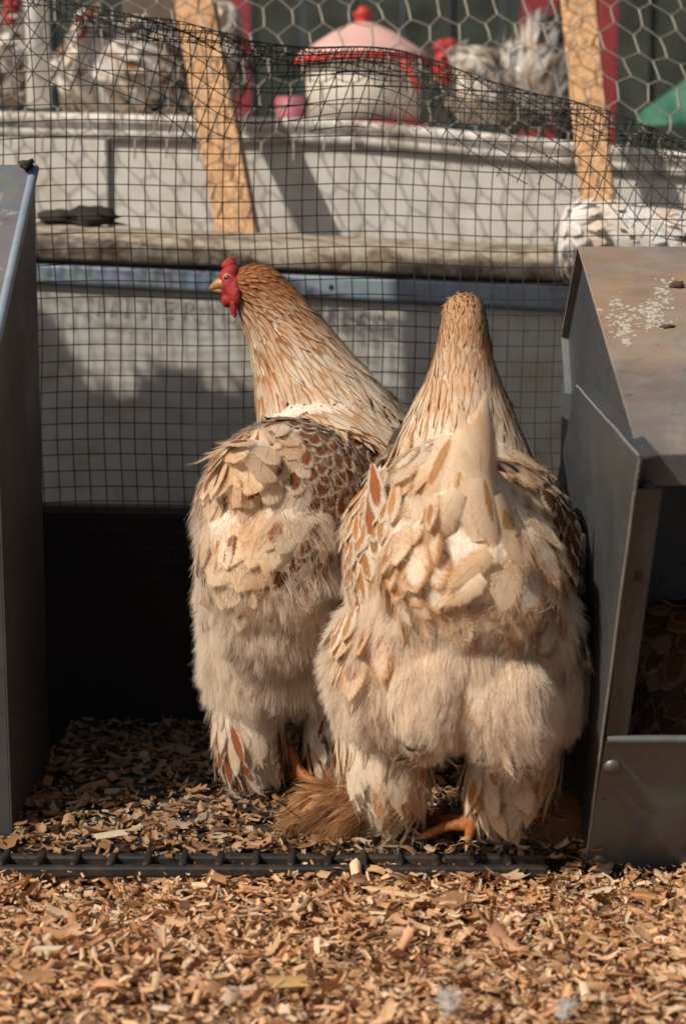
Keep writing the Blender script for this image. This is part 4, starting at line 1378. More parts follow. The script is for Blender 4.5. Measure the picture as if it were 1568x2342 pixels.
# neck hackle
p, nn = thin(*sample(BA, 9000, 8, lambda p, n: ((p[:, 2] > 0.285) & (p[:, 1] > 1.425)).astype(float)), 0.0042)
n = len(p)
z = p[:, 2]
kk = sstep(z, 0.335, 0.405)
edge = lerp(vary(np.array([0.60, 0.38, 0.21]), n, r_, .12), vary(np.array([0.38, 0.18, 0.08]), n, r_, .12), kk)
cen = lerp(vary(WHITE, n, r_), vary(np.array([0.54, 0.36, 0.21]), n, r_), kk)
Lh = 0.010 + 0.032 * sstep(0.425 - z, 0.0, 0.085)
fa = feather_arrays(p, flowNA(p, nn) + r_.normal(0, 0.06, (n, 3)), nn, Lh * r_.uniform(0.85, 1.15, n), 0.0021 + 0.0042 * sstep(0.425 - z, 0.0, 0.13), r_.uniform(0.02, 0.08, n), r_.uniform(-0.05, 0.0, n), 0.25, edge, cen, np.stack([r_.uniform(0.55, 0.85, n), r_.uniform(0.55, 0.7, n), r_.uniform(0.45, 0.7, n)], 1), 'lance', 6, 5, 9)
feathers_joined('neck_hackle', hA, fa)
# wings: rust feathers with pale edges
for sgn in (-1, 1):
    p, nn = thin(*sample(BA, 5000, 20 + sgn, lambda p, n: ((sgn * (p[:, 0] - xa) > 0.050) & (p[:, 2] > 0.175) & (p[:, 2] < 0.285) & (p[:, 1] > 1.33) & (sgn * n[:, 0] > 0.45)).astype(float)), 0.0085)
    n = len(p)
    if n == 0: continue
    fl = np.tile(np.array([sgn * 0.05, -0.75, -0.75]), (n, 1))
    fa = feather_arrays(p + nn * 0.006, fl + r_.normal(0, 0.1, (n, 3)), nn, r_.uniform(0.030, 0.046, n), r_.uniform(0.0085, 0.0115, n), r_.uniform(0.02, 0.10, n), -0.14, 0.3, vary(WHITE * 0.9, n, r_), vary(BROWN * 1.2 if sgn > 0 else BUFF * 0.9, n, r_, .15), np.stack([np.full(n, 0.84 if sgn > 0 else 0.5), np.full(n, 0.42), np.full(n, 0.52)], 1), 'broad', 7, 5, 31)
    feathers_joined('wing', hA, fa)
# wing tips seen below the rump
fxa = px_feathers('wing_feather', hA, [
    (858, 1240, 1.33, 802, 1430, 1.325, 26, (-0.4, -1, 0.1), -0.06, 0.3, (0.7, 0.55, 0.4)),
    (880, 1255, 1.325, 826, 1380, 1.315, 30, (-0.4, -1, 0.1), -0.05, 0.3, (0.8, 0.7, 0.4)),
    (1325, 1240, 1.345, 1275, 1478, 1.33, 30, (0.5, -1, 0.1), -0.06, 0.3, (0.7, 0.45, 0.5)),
    (1335, 1220, 1.36, 1300, 1440, 1.345, 30, (0.6, -1, 0.1), -0.06, 0.3, (0.75, 0.5, 0.5)),
    (1318, 1190, 1.36, 1340, 1370, 1.36, 28, (0.7, -1, 0.1), -0.06, 0.3, (0.75, 0.5, 0.5)),
    (850, 1060, 1.33, 835, 1190, 1.30, 26, (-0.6, -1, 0.3), -0.12, 0.3, (0.7, 0.3, 0.4)),
    (840, 1120, 1.33, 842, 1290, 1.30, 30, (-0.6, -1, 0.3), -0.12, 0.3, (0.8, 0.45, 0.45)),
], 40, WHITE, RUST * 1.3)
# tail and the large rump feathers under it
fxb = px_feathers('tail_feather', hA, [
    (1112, 1235, 1.238, 1060, 886, 1.250, 62, (0.30, -1, 0.20), 0.06, 0.6, (0.02, 0.5, 0.1), -0.16),
    (1090, 1190, 1.259, 1052, 925, 1.269, 48, (-0.6, -1, 0.2), 0.10, 0.35, (0.3, 0.3, 0.2), 0.05),
    (1062, 985, 1.259, 935, 1215, 1.222, 62, (-0.55, -1, 0.25), -0.12, 0.45, (0.02, 0.5, 0.1)),
    (1030, 1000, 1.264, 880, 1180, 1.234, 56, (-0.6, -1, 0.3), -0.14, 0.45, (0.25, 0.25, 0.25)),
    (1050, 1080, 1.246, 945, 1300, 1.219, 46, (-0.7, -1, 0.0), -0.08, 0.5, (0.3, 0.3, 0.4)),
    (1045, 1120, 1.242, 905, 1270, 1.216, 42, (-0.5, -1, 0.2), -0.12, 0.5, (0.02, 0.3, 0.4)),
    (1105, 1090, 1.242, 1175, 1260, 1.222, 52, (0.55, -1, 0.25), -0.10, 0.45, (0.2, 0.3, 0.3)),
    (1140, 1130, 1.246, 1235, 1290, 1.234, 46, (0.7, -1, 0.25), -0.12, 0.45, (0.4, 0.4, 0.25)),
    (1118, 1262, 1.224, 1022, 1352, 1.206, 33, (0.1, -1, 0.25), -0.14, 0.3, (0.035, 0.62, 0.35)),
    (1105, 1320, 1.219, 1000, 1405, 1.214, 30, (-0.1, -1, 0.3), -0.2, 0.4, (0.02, 0.62, 0.35), -0.15),
], 60, CREAM * 1.04, BUFF, 'blade')
fringe('tail_fringe', hA, fxa + fxb[2:], 90, 502, reach=(0.06, 0.14))
# fluff
def dn(p, nn):
    d = np.zeros_like(p); d[:, 2] = -1.0; d[:, 1] = -0.25
    d[:, 0] = (p[:, 0] - xa) * 2.5
    return d
def colA(p, nn, r, h):
    c = vary(np.array([0.90, 0.795, 0.665]), len(p), r, 0.05)
    k = sstep(h, 0.80, 0.95) * 0.12
    return np.clip(lerp(c, np.tile(BUFF, (len(p), 1)), k), 0, 0.95)
fluff('thigh_fluff', hA, BA, lambda p, n: sstep(p[:, 2], 0.095, 0.115) * (1 - sstep(p[:, 2], 0.185, 0.225)), 120000, dn, 0.0165, 70, colA, radius=0.00014, clumps=0.016, up=0.50, spread=0.5)
fluff('rump_fluff', hA, BA, lambda p, n: sstep(p[:, 2], 0.17, 0.18) * (1 - sstep(p[:, 2], 0.27, 0.29)) * (p[:, 1] < 1.36), 9000, dn, 0.014, 71, colA, radius=0.00010, clumps=0.012, up=0.22, spread=0.4)
p, nn = thin(*sample(BA, 4000, 75, lambda p, n: ((p[:, 2] > 0.085) & (p[:, 2] < 0.165) & (p[:, 0] < 0.045)).astype(float)), 0.010)
n = len(p)
so = sstep(np.abs(p[:, 0] - xa), 0.055, 0.09)
fa = feather_arrays(p + nn * r_.uniform(0.001, 0.005, (n, 1)), dn(p, nn) + r_.normal(0, 0.15, (n, 3)), nn, r_.uniform(0.022, 0.036, n), r_.uniform(0.0028, 0.0048, n), r_.uniform(0.0, 0.2, n), r_.uniform(-0.25, -0.05, n), 0.3, vary(np.array([0.80, 0.68, 0.53]), n, r_, .05), lerp(vary(CREAM, n, r_), vary(BUFF, n, r_), so), np.stack([np.full(n, .4), np.full(n, .6), np.full(n, .4)], 1), 'lance', 7, 5, 76)
feathers_joined('thigh_plumage', hA, fa)
# leg feathers
p, nn = thin(*sample(BA, 5000, 80, lambda p, n: ((p[:, 2] > 0.024) & (p[:, 2] < 0.122)).astype(float)), 0.0092)
n = len(p)
lx = np.where(p[:, 0] < xa, 0.035, 0.128)
fl = np.stack([(p[:, 0] - lx) * -4.0, np.full(n, -0.15), np.full(n, -1.0)], 1)
bm_ = r_.random(n)
fa = feather_arrays(p, fl + r_.normal(0, 0.12, (n, 3)), nn, r_.uniform(0.030, 0.048, n), r_.uniform(0.0075, 0.0110, n), r_.uniform(0.05, 0.18, n), r_.uniform(-0.28, -0.08, n), 0.25, vary(np.array([0.78, 0.66, 0.51]), n, r_), vary(BUFF * 0.95, n, r_, .15), np.stack([np.where(bm_ < 0.16, 0.6, 0.02), r_.uniform(.5, .8, n), np.full(n, 0.3)], 1), 'round', 7, 5, 81)
fa['P'][..., 2] = np.maximum(fa['P'][..., 2], 0.004)
feathers_joined('leg_plumage', hA, fa)
fringe('leg_fringe', hA, [fa], 30, 504)
# feathered feet: brown tufts
fL = blob([((-0.012, 1.375, 0.022), (0.024, 0.016, 0.013), (0, R(-18), 0)), ((0.018, 1.37, 0.026), (0.020, 0.016, 0.016))], 0.004, 4)
fR = blob([((0.150, 1.372, 0.018), (0.020, 0.016, 0.012), (0, R(16), 0)), ((0.172, 1.375, 0.011), (0.014, 0.012, 0.008))], 0.004, 4)
for Bf, sx, sd_ in ((fL, -1, 90), (fR, 1, 91)):
    def fw_(p, nn, sx=sx):
        d = np.zeros_like(p); d[:, 0] = sx * 0.9; d[:, 1] = -0.25; d[:, 2] = -0.28
        return d
    def cf(p, nn, r, h): return vary(np.array([0.52, 0.30, 0.15]), len(p), r, 0.12)
    ft = add('foot_tuft', Bf[0], Bf[1], M['under_dark'], hA, smooth=True)
    fluff('tuft_down', ft, Bf, None, 3500, fw_, 0.030, sd_, cf, radius=0.00018, clumps=0.010, up=0.35, spread=0.7, droop=0.4)
    p, nn = thin(*sample(Bf, 900, sd_ + 5), 0.0055)
    n = len(p)
    fa = feather_arrays(p, fw_(p, nn) + r_.normal(0, 0.35, (n, 3)), nn, r_.uniform(0.020, 0.036, n), r_.uniform(0.0025, 0.0042, n), r_.uniform(0.1, 0.45, n), r_.uniform(-0.3, 0.0, n), 0.25, vary(np.array([0.56, 0.32, 0.16]), n, r_, .2), vary(BUFF, n, r_), np.stack([np.full(n, .3), np.full(n, .6), np.full(n, .4)], 1), 'lance', 7, 5, sd_)
    fa['P'][..., 2] = np.maximum(fa['P'][..., 2], 0.002)
    feathers_joined('tuft_plumage', ft, fa)
q0, q1 = WZ(1072, 1910, 0.012), WZ(920, 1885, 0.012)
foot('foot', hA, q0 + (0.012, 0.014, 0.045), q0 + (0.004, 0.016, 0.003), [q0 + (-0.036, 0.012, -0.005), q0 + (-0.030, 0.050, -0.006), q0 + (0.010, 0.060, -0.006)], q0 + (-0.002, -0.012, -0.002), 0.0058)
foot('foot', hA, q1 + (0.000, 0.012, 0.045), q1 + (0.002, 0.012, 0.006), [q1 + (0.034, 0.028, -0.006), q1 + (0.006, 0.056, -0.006), q1 + (-0.026, 0.050, -0.006)], q1 + (-0.004, -0.006, -0.003), 0.0056)

# ------------------------------------------------------------------ hen behind (head turned to the left)
hB = empty('hen', (-0.05, 1.52, 0.0), 'brown laced cream hen with a red face looking left, standing nearer the wire mesh', 'hen', 'hens in the pen')
yw = R(-18)
PB = [((-0.046, 1.495, 0.238), (0.073, 0.105, 0.082), (0, 0, yw)), ((-0.016, 1.575, 0.248), (0.078, 0.085, 0.078), (0, 0, yw)),
      ((0.030, 1.60, 0.262), (0.052, 0.062, 0.060), (0, 0, yw)), ((-0.060, 1.43, 0.215), (0.058, 0.055, 0.058)),
      ((-0.068, 1.485, 0.122), (0.047, 0.056, 0.056)), ((-0.025, 1.49, 0.125), (0.046, 0.055, 0.052)), ((-0.082, 1.47, 0.138), (0.034, 0.042, 0.040)),
      ((-0.080, 1.485, 0.056), (0.031, 0.036, 0.058), (0, R(-8), 0)), ((-0.012, 1.50, 0.045), (0.024, 0.030, 0.045)),
      ((-0.074, 1.430, 0.282), (0.026, 0.03, 0.028)), ((-0.056, 1.450, 0.175), (0.057, 0.055, 0.055))] + chain([((-0.004, 1.60, 0.285), (0.074, 0.062, 0.045)), ((-0.014, 1.610, 0.310), (0.064, 0.056, 0.042)), ((-0.027, 1.618, 0.336), (0.053, 0.049, 0.040)), ((-0.040, 1.625, 0.362), (0.0435, 0.042, 0.036)),
      ((-0.054, 1.630, 0.388), (0.036, 0.034, 0.032)), ((-0.067, 1.632, 0.411), (0.030, 0.027, 0.026)), ((-0.079, 1.632, 0.429), (0.0265, 0.0225, 0.0195))])
BB = blob(PB, 0.0045, 14)
def coatB(V):
    k = sstep(V[:, 2], 0.36, 0.435)
    c = np.array([0.74, 0.64, 0.52]) * (1 - k)[:, None] + np.array([0.26, 0.09, 0.03]) * k[:, None]
    w = ((V[:, 1] > 1.50) & (V[:, 2] > 0.19) & (V[:, 2] < 0.295))[:, None]
    return np.where(w, np.array([0.20, 0.08, 0.04]), c)
body_obj(hB, BB, M['coat'], coatB)
FACE = np.array([-0.112, 1.625, 0.425])
axB = np.array([math.sin(-yw), math.cos(yw)])
def sideB(p): return (p[:, 0] + 0.046) * math.cos(yw) - (p[:, 1] - 1.495) * math.sin(-yw)   # across the body, + to the right
def flowB(p, nn):
    d = np.zeros_like(p); d[:, 0] = -0.22 + (p[:, 0] + 0.05) * 2.0; d[:, 1] = -0.75; d[:, 2] = -0.5
    return d
def flowNB(p, nn): return unit(p - FACE) + np.array([0.0, -0.1, -0.35])
# rump and back
p, nn = sample(BB, 12000, 103, lambda p, n: sstep(p[:, 2], 0.165, 0.21) * ((p[:, 2] < 0.335) & ~((p[:, 1] > 1.57) & (p[:, 2] > 0.300) & (p[:, 0] < 0.02))))
def kbf(p): return np.clip(sstep(p[:, 0], -0.055, -0.015) * 0.95 + sstep(p[:, 1], 1.45, 1.50) + sstep(-p[:, 0], 0.095, 0.118) * 0.9, 0, 1)
p, nn = thin(p, nn, 0.0118 - 0.0040 * kbf(p))
n = len(p)
kb = np.clip(sstep(p[:, 0], -0.055, -0.015) * 0.95 + sstep(p[:, 1], 1.45, 1.50) + sstep(-p[:, 0], 0.095, 0.118) * 0.9, 0, 1)
kd = sstep(p[:, 1], 1.47, 1.57)
base = lerp(vary(CREAM * 0.98, n, r_), vary(WHITE * 0.92, n, r_), kb)
mk = lerp(np.tile(RUST, (n, 1)), np.tile(BROWN, (n, 1)), np.clip(kd + kb * .4, 0, 1)) * r_.uniform(0.8, 1.2, (n, 1)) * (1 - 0.35 * kd)[:, None]
on = r_.random(n) < 0.30 + 0.70 * kb
pmv = np.stack([np.where(on, 0.40 + 0.44 * kb, 0.02), np.full(n, 0.52) - 0.10 * kb, 0.26 + 0.28 * kb], 1)
Lb = lerp(np.full((n, 1), 0.042), np.full((n, 1), 0.032), kb)[:, 0] * r_.uniform(0.8, 1.15, n)
fa = feather_arrays(p, flowB(p, nn) + r_.normal(0, 0.12, (n, 3)) * (1.3 - kb)[:, None], nn, Lb, lerp(np.full((n, 1), 0.0135), np.full((n, 1), 0.0080), kb)[:, 0] * r_.uniform(.85, 1.15, n), r_.uniform(0.04, 0.09, n), r_.uniform(-0.18, -0.08, n), r_.uniform(0.06, 0.2, n), base, mk, pmv, 'broad', 7, 5, 105)
order = np.argsort(p[:, 1])
feathers_single('rump_feather', hB, sub(fa, order[:90]))
feathers_joined('back_plumage', hB, sub(fa, order[90:]))
fringe('barb_fringe', hB, [fa], 44, 501)
# hackle
p, nn = thin(*sample(BB, 12000, 108, lambda p, n: ((p[:, 2] > 0.286) & (p[:, 1] > 1.535) & ~((p[:, 0] < -0.096) & (p[:, 2] > 0.395) & (p[:, 1] < 1.640))).astype(float)), 0.0042)
n = len(p)
z = p[:, 2]
kk = sstep(z, 0.345, 0.435)
edge = lerp(vary(np.array([0.58, 0.35, 0.18]), n, r_, .12), vary(np.array([0.17, 0.05, 0.014]), n, r_, .12), np.clip(kk * 1.1 + r_.uniform(-.2, .2, n), 0, 1))
cen = lerp(vary(WHITE * .95, n, r_), vary(np.array([0.48, 0.24, 0.09]), n, r_), sstep(z, 0.365, 0.44))
Lh = 0.0095 + 0.036 * sstep(0.452 - z, 0.0, 0.10)
fa = feather_arrays(p, flowNB(p, nn) + r_.normal(0, 0.07, (n, 3)), nn, Lh * r_.uniform(0.85, 1.15, n), 0.0022 + 0.0042 * sstep(0.455 - z, 0.0, 0.14), r_.uniform(0.02, 0.08, n), r_.uniform(-0.05, 0.0, n), 0.25, edge, cen, np.stack([r_.uniform(0.42, 0.72, n), r_.uniform(0.55, 0.7, n), r_.uniform(0.4, 0.6, n)], 1), 'lance', 6, 5, 109)
feathers_joined('neck_hackle', hB, fa)
# tail
fxc = px_feathers('tail_feather', hB, [
    (590, 985, 1.430, 520, 1130, 1.395, 56, (-0.6, -1, 0.3), -0.14, 0.45, (0.2, 0.15, 0.2)),
    (600, 985, 1.432, 600, 1150, 1.390, 62, (-0.1, -1, 0.3), -0.14, 0.4, (0.02, 0.3, 0.3)),
    (615, 985, 1.440, 690, 1120, 1.405, 52, (0.4, -1, 0.35), -0.14, 0.4, (0.3, 0.2, 0.3)),
    (560, 1050, 1.425, 492, 1230, 1.400, 46, (-0.7, -1, 0.2), -0.10, 0.45, (0.2, 0.3, 0.3)),
    (545, 1110, 1.415, 485, 1300, 1.398, 44, (-0.7, -1, 0.1), -0.10, 0.45, (0.2, 0.3, 0.3)),
    (585, 1130, 1.405, 560, 1290, 1.375, 40, (-0.3, -1, 0.2), -0.18, 0.5, (0.02, 0.3, 0.3)),
    (600, 1090, 1.405, 625, 1240, 1.375, 42, (0.1, -1, 0.2), -0.16, 0.5, (0.02, 0.3, 0.3)),
    (640, 1110, 1.405, 690, 1245, 1.382, 44, (0.35, -1, 0.25), -0.14, 0.45, (0.3, 0.4, 0.3)),
    (620, 1190, 1.390, 650, 1320, 1.368, 42, (0.1, -1, 0.25), -0.16, 0.5, (0.4, 0.5, 0.25)),
    (560, 1210, 1.395, 530, 1345, 1.385, 40, (-0.5, -1, 0.2), -0.14, 0.5, (0.02, 0.5, 0.25)),
    (690, 1160, 1.405, 745, 1290, 1.392, 44, (0.5, -1, 0.25), -0.14, 0.45, (0.6, 0.45, 0.35)),
    (720, 1080, 1.425, 760, 1210, 1.405, 40, (0.5, -1, 0.3), -0.12, 0.45, (0.65, 0.5, 0.4)),
    (600, 1290, 1.385, 590, 1400, 1.372, 44, (-0.2, -1, 0.2), -0.14, 0.45, (0.02, 0.5, 0.3)),
    (520, 1310, 1.41, 490, 1395, 1.40, 36, (-0.5, -1, 0.2), -0.14, 0.45, (0.3, 0.6, 0.3)),
    (660, 1310, 1.385, 700, 1410, 1.372, 44, (0.2, -1, 0.2), -0.14, 0.45, (0.3, 0.5, 0.3)),
], 140, CREAM * 1.0, RUST)
fringe('tail_fringe', hB, fxc, 90, 503, reach=(0.06, 0.14))
def dnB(p, nn):
    d = np.zeros_like(p); d[:, 2] = -1.0; d[:, 1] = -0.2; d[:, 0] = (p[:, 0] + 0.06) * 2.0
    return d
def colB(p, nn, r, h): return vary(np.array([0.89, 0.795, 0.675]), len(p), r, 0.05)
fluff('thigh_fluff', hB, BB, lambda p, n: sstep(p[:, 2], 0.078, 0.095) * (1 - sstep(p[:, 2], 0.185, 0.22)), 88000, dnB, 0.017, 170, colB, radius=0.00014, clumps=0.016, up=0.50, spread=0.5)
fluff('rump_fluff', hB, BB, lambda p, n: sstep(p[:, 2], 0.17, 0.18) * (1 - sstep(p[:, 2], 0.25, 0.27)) * (p[:, 1] < 1.46), 6000, dnB, 0.013, 171, colB, radius=0.00010, clumps=0.012, up=0.30, spread=0.45)
p, nn = thin(*sample(BB, 4000, 180, lambda p, n: ((p[:, 2] > 0.008) & (p[:, 2] < 0.095)).astype(float)), 0.0085)
n = len(p)
bm_ = r_.random(n)
fl = np.tile(np.array([0.12, -0.1, -1.0]), (n, 1))
fa = feather_arrays(p, fl + r_.normal(0, 0.15, (n, 3)), nn, r_.uniform(0.026, 0.045, n), r_.uniform(0.0055, 0.008, n), r_.uniform(0.05, 0.25, n), r_.uniform(-0.28, -0.05, n), 0.3, vary(np.array([0.72, 0.61, 0.48]), n, r_), vary(RUST * 0.9, n, r_, .15), np.stack([np.where(bm_ < 0.5, 0.75, 0.02), r_.uniform(.4, .7, n), np.full(n, 0.5)], 1), 'round', 7, 5, 181)
fa['P'][..., 2] = np.maximum(fa['P'][..., 2], 0.003)
feathers_joined('leg_plumage', hB, fa)
fringe('leg_fringe', hB, [fa], 24, 505)
q2 = WZ(690, 1790, 0.01)
foot('foot', hB, q2 + (-0.012, 0.012, 0.030), q2 + (0.0, 0.0, 0.004), [q2 + (0.03, 0.03, -0.004), q2 + (0.0, 0.05, -0.004), q2 + (-0.03, 0.04, -0.004)], q2 + (0.02, -0.015, -0.003), 0.0048)
# face
def face_ellipsoids(parts, name, parent, mat, voxel=0.0016):
    B = blob(parts, voxel, 4)
    return add(name, B[0], B[1], mat, parent, smooth=True)
YH = 1.615
fc = W(520, 668, YH)
face_ellipsoids([(W(526, 650, 1.627), (0.0090, 0.0125, 0.0150)), (W(537, 668, 1.620), (0.0070, 0.0075, 0.0140)), (W(517, 636, 1.628), (0.0070, 0.0110, 0.0090)), (W(522, 684, 1.626), (0.0065, 0.009, 0.0080)), (W(530, 622, 1.627), (0.0075, 0.0105, 0.0070))], 'face_skin', hB, M['skin_red'], 0.0013)
face_ellipsoids([(W(534, 700, 1.617), (0.0036, 0.0034, 0.0090)), (W(537, 715, 1.617), (0.0026, 0.0026, 0.0060))], 'wattle', hB, M['skin_red'])
face_ellipsoids([(W(540, 676, 1.612), (0.0046, 0.0030, 0.0085))], 'ear_lobe', hB, M['skin_red'])
cm = [(W(511, 607, 1.632), (0.0022, 0.003, 0.0026)), (W(518, 601, 1.632), (0.0026, 0.003, 0.0034)), (W(526, 596, 1.632), (0.0026, 0.003, 0.0036)), (W(534, 594, 1.634), (0.0022, 0.003, 0.0028)), (W(524, 606, 1.632), (0.0076, 0.0034, 0.0028), (0, R(-24), 0))]
face_ellipsoids(cm, 'comb', hB, M['skin_red'], 0.0012)
b0, b1 = W(511, 648, 1.625), W(479, 661, 1.625)
V, F = tubes([np.array([b0 + (0.004, 0, 0.0), b0, b0 * 0.6 + b1 * 0.4 + (0, 0, 0.0012), b0 * 0.25 + b1 * 0.75 + (0, 0, 0.0006), b1])], [0.0072, 0.0068, 0.0052, 0.0032, 0.0006], 14)
add('beak', V, F, M['beak'], hB, smooth=True)
b2 = W(484, 663, 1.625)
V, F = tubes([np.array([W(512, 663, 1.625), W(497, 664, 1.625), b2])], [0.0036, 0.0028, 0.0006], 12)
add('lower_beak', V, F, M['beak'], hB, smooth=True)
ec = W(520, 637, 1.6172)
V, F = lathe_v([(0.0, -0.0016), (0.0020, -0.0013), (0.0033, 0.0), (0.0036, 0.0016)], ec, 18, (0.15, 1, 0))
eo = add('eye', V, F, M['eye'], hB, smooth=True)
V, F = lathe_v([(0.0030, -0.0002), (0.0042, -0.0003), (0.0048, 0.0014)], ec, 18, (0.15, 1, 0))
add('eye_ring', V, F, M['iris'], eo, smooth=True)

# ------------------------------------------------------------------ other birds (simpler plumage, behind the wire or in the box)
def simple_hen(label, loc, parts, base, mark, pm_on, seed, flow, L=0.04, Wd=0.012, spacing=0.013, voxel=0.008, under='under_white', lift=(0.02, 0.12), group='hens in the pen', name='hen', shape='broad', zmin=-9):
    h = empty(name, loc, label, 'hen', group)
    B = blob(parts, voxel, 6)
    body_obj(h, B, M[under])
    r = np.random.default_rng(seed)
    p, nn = thin(*sample(B, 5000, seed, None), spacing)
    n = len(p)
    bs = np.asarray(base); bs = bs[r.integers(0, len(bs), n)] * r.uniform(.9, 1.06, (n, 1))
    on = r.random(n) < pm_on
    fa = feather_arrays(p, np.tile(flow, (n, 1)) + r.normal(0, 0.2, (n, 3)), nn, L * r.uniform(.7, 1.2, n), Wd * r.uniform(.8, 1.2, n), r.uniform(*lift, n), r.uniform(-.2, .05, n), .3, bs, vary(mark, n, r, .15), np.stack([np.where(on, .68, .02), np.full(n, .5), np.full(n, .4)], 1), shape, 6, 5, seed)
    feathers_joined('plumage', h, fa)
    return h, B
WH = [(0.80, 0.77, 0.72), (0.72, 0.69, 0.65)]
GR = [(0.58, 0.57, 0.56), (0.72, 0.70, 0.66), (0.40, 0.40, 0.41)]
# barred white hen at the right
YG = 1.892
def wg(x, y, dy=0.0): return tuple(W(x, y, YG + dy))
simple_hen('bright white hen barred with dark brown behind the right metal box lid', (W(1470, 560, YG)[0], YG, 0.0),
           [(wg(1312, 565), (0.020, 0.030, 0.034)), (wg(1332, 525), (0.028, 0.034, 0.030)), (wg(1400, 530), (0.045, 0.036, 0.034)), (wg(1460, 545), (0.060, 0.040, 0.034)), (wg(1530, 580), (0.080, 0.04, 0.046)), (wg(1460, 640), (0.055, 0.036, 0.06)), (wg(1490, 780), (0.05, 0.036, 0.08)),
            ((0.30, YG, 0.11), (0.014, 0.014, 0.13)), ((0.345, YG, 0.11), (0.014, 0.014, 0.13))],
           [(0.90, 0.89, 0.88), (0.87, 0.86, 0.85)], (0.20, 0.14, 0.10), 0.14, 301, (0.9, -0.2, -0.40), L=0.030, Wd=0.0085, spacing=0.0085, voxel=0.005, lift=(0.0, 0.06))
# hen by the waterer: white neck, red face
def red_head(h, face, r, beak, comb):
    face_ellipsoids([(face, r)], 'face_skin', h, M['skin_red'], 0.003)
    face_ellipsoids([(np.asarray(face) + comb, (r[0] * 0.9, r[1] * 0.5, r[2] * 0.45)), (np.asarray(face) + np.asarray(comb) * (0.9, 1, 1) + (r[0] * .7, 0, r[2] * 0.1), (r[0] * 0.6, r[1] * 0.5, r[2] * 0.45))], 'comb', h, M['skin_red'], 0.003)
    V, F = tubes([np.array([beak[0], beak[0] * .5 + np.asarray(beak[1]) * .5 + (0, 0, .001), beak[1]])], [0.009, 0.006, 0.001], 10)
    add('beak', V, F, M['beak'], h, smooth=True)
    V, F = lathe_v([(0, -.002), (.003, -.001), (.0042, .001)], np.asarray(face) + (-r[0] * .1, -r[1] * 1.0, r[2] * .35), 12, (0, 1, 0))
    add('eye', V, F, M['eye'], h, smooth=True)
Y2 = 2.72
nk = W(1075, 150, Y2)
bz = plat_z(nk[0])
h, _ = simple_hen('white necked hen with a bare red face beside the waterer', (nk[0] + 0.03, Y2, bz),
    [(nk, (0.036, 0.034, 0.030)), (nk + (0.012, 0, -0.03), (0.036, 0.036, 0.036)), (W(1105, 215, Y2 + .05), (0.060, 0.07, 0.045)), (nk + (-.022, 0, .008), (.024, .024, .022))],
    [(0.66, 0.60, 0.50), (0.58, 0.54, 0.48)], (0.35, 0.33, 0.32), 0.2, 311, (0.5, -0.2, -0.9), L=0.03, Wd=0.008, spacing=0.009, voxel=0.006)
fcp = W(1014, 152, Y2 - 0.008)
red_head(h, fcp, (0.017, 0.020, 0.026), (W(1004, 170, Y2), W(986, 192, Y2)), (-0.002, 0, 0.028))
# fluffy grey white hen
gk = W(1215, 185, 2.78)
h, _ = simple_hen('fluffy grey white hen with ruffled tail beside the right leaning plank', (gk[0], 2.78, plat_z(gk[0])),
    [(gk + (0, 0, -0.01), (0.062, 0.07, 0.050)), (gk + (0.012, 0, 0.035), (0.036, 0.04, 0.036)), (gk + (-0.04, 0, -0.02), (0.035, 0.05, 0.035))],
    GR, (0.42, 0.30, 0.18), 0.2, 321, (0.1, -0.2, 0.6), L=0.045, Wd=0.009, spacing=0.011, voxel=0.007, lift=(0.3, 0.9), shape='lance')
# white hens at the upper left
lk = W(262, 170, 2.62)
h, _ = simple_hen('large white hen with brown patches behind the white pole', (lk[0], 2.62, plat_z(lk[0])),
    [(lk, (0.085, 0.08, 0.062)), (W(330, 130, 2.66), (0.06, 0.06, 0.05)), (W(205, 110, 2.6), (0.032, 0.034, 0.045)), (W(200, 85, 2.6), (0.024, 0.026, 0.024))],
    WH, (0.34, 0.16, 0.07), 0.14, 331, (0.5, -0.4, -0.6), L=0.05, Wd=0.012)
red_head(h, W(188, 80, 2.582), (0.013, 0.016, 0.018), (W(180, 82, 2.58), W(163, 92, 2.58)), (0.0, 0, 0.022))
ek = W(30, 130, 2.72)
h, _ = simple_hen('mottled white hen half hidden left of the white pole', (ek[0], 2.72, plat_z(ek[0])),
    [(ek + (-0.02, 0, -0.02), (0.075, 0.07, 0.055)), (W(35, 70, 2.72), (0.03, 0.03, 0.04)), (W(32, 50, 2.72), (0.024, 0.026, 0.024))],
    WH + [(0.35, 0.33, 0.31)], (0.12, 0.09, 0.07), 0.3, 341, (-0.5, -0.4, -0.6), L=0.045, Wd=0.011)
red_head(h, W(26, 42, 2.70), (0.013, 0.016, 0.018), (W(18, 42, 2.70), W(2, 50, 2.70)), (0.0, 0, 0.020))
bk = W(500, 105, 2.86)
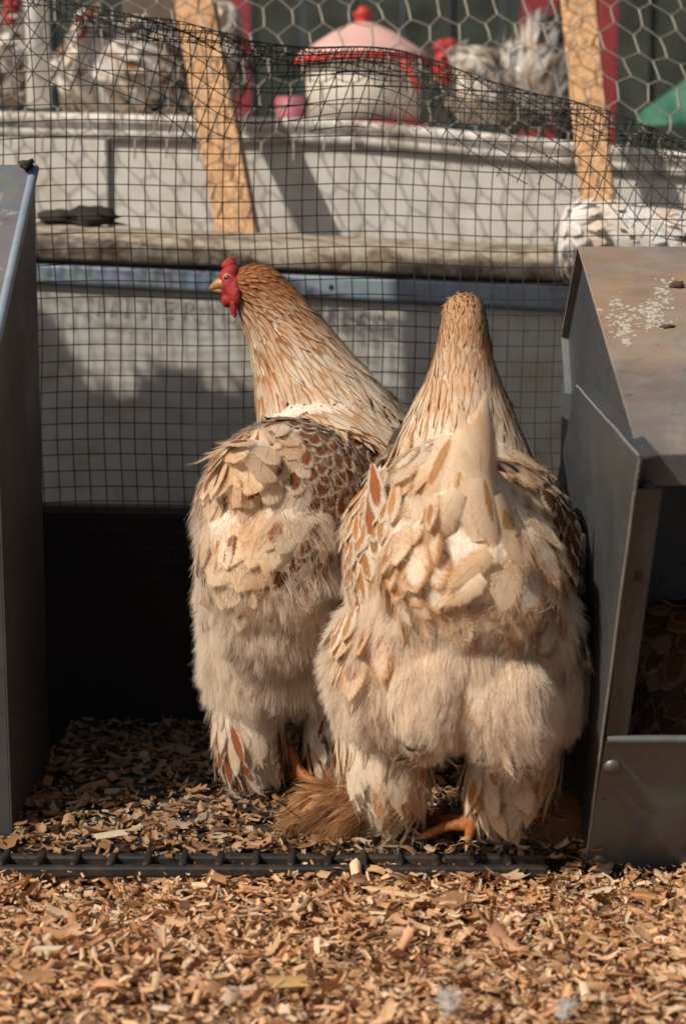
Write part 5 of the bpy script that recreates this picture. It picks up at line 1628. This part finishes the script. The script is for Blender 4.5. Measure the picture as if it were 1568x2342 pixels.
h, _ = simple_hen('white speckled hen standing behind the left leaning plank', (bk[0], 2.86, plat_z(bk[0])),
    [(bk + (-0.03, 0, -0.03), (0.075, 0.07, 0.055)), (bk + (0.01, 0, 0.03), (0.03, 0.03, 0.04))],
    WH + [(0.30, 0.30, 0.32)], (0.12, 0.10, 0.09), 0.25, 351, (-0.3, -0.4, -0.6), L=0.045, Wd=0.011)
# brown hen sitting in the right box
sk_ = W(1560, 1600, 1.47)
simple_hen('brown hen sitting inside the dark right nest box', (sk_[0], 1.47, ZB + 0.008),
    [(sk_ + (0.02, 0.01, -0.03), (0.080, 0.075, 0.080)), (sk_ + (0.0, 0.02, 0.03), (0.055, 0.055, 0.05))],
    [(0.62, 0.40, 0.24), (0.50, 0.28, 0.14)], (0.26, 0.10, 0.045), 0.8, 361, (-0.5, -0.2, -0.8), L=0.036, Wd=0.011, spacing=0.011, under='under_dark')

# loose feathers on the bedding
def down_feather(p, d, L, label, seed):
    r = np.random.default_rng(seed)
    d = unit(np.array(d, float)); side = unit(np.cross(d, [0, 0, 1.0]))
    polys = [np.array([p + d * L * t + np.array([0, 0, 0.004 * math.sin(t * 3)]) for t in np.linspace(0, 1, 8)])]
    for i in range(150):
        t = r.uniform(0.08, 1.0)
        sg = r.choice([-1, 1])
        b0_ = p + d * L * t + np.array([0, 0, 0.004 * math.sin(t * 3)])
        l = L * 0.34 * math.sin(math.pi * min(1, t * 0.85 + 0.12)) * r.uniform(.6, 1.1)
        v = unit(side * sg + d * r.uniform(.2, 1.0) + np.array([0, 0, r.uniform(-.1, .5)]))
        polys.append(np.array([b0_, b0_ + v * l * .5 + r.normal(0, .0006, 3), b0_ + v * l + r.normal(0, .0014, 3)]))
    V, F = tubes(polys, 0.00016, 3)
    o = add('loose_feather', V, F, M['down'], None, smooth=True)
    tagit(o, label, 'feather', 'loose feathers')
down_feather(WZ(1025, 2330, ZBED + 0.010), (0.05, 1, 0.15), 0.030, 'soft white down feather lying in the bedding nearest the camera', 1)
down_feather(WZ(1285, 2338, ZBED + 0.010), (0.35, 0.9, 0.1), 0.022, 'grey white down feather at the bottom edge right of centre', 2)
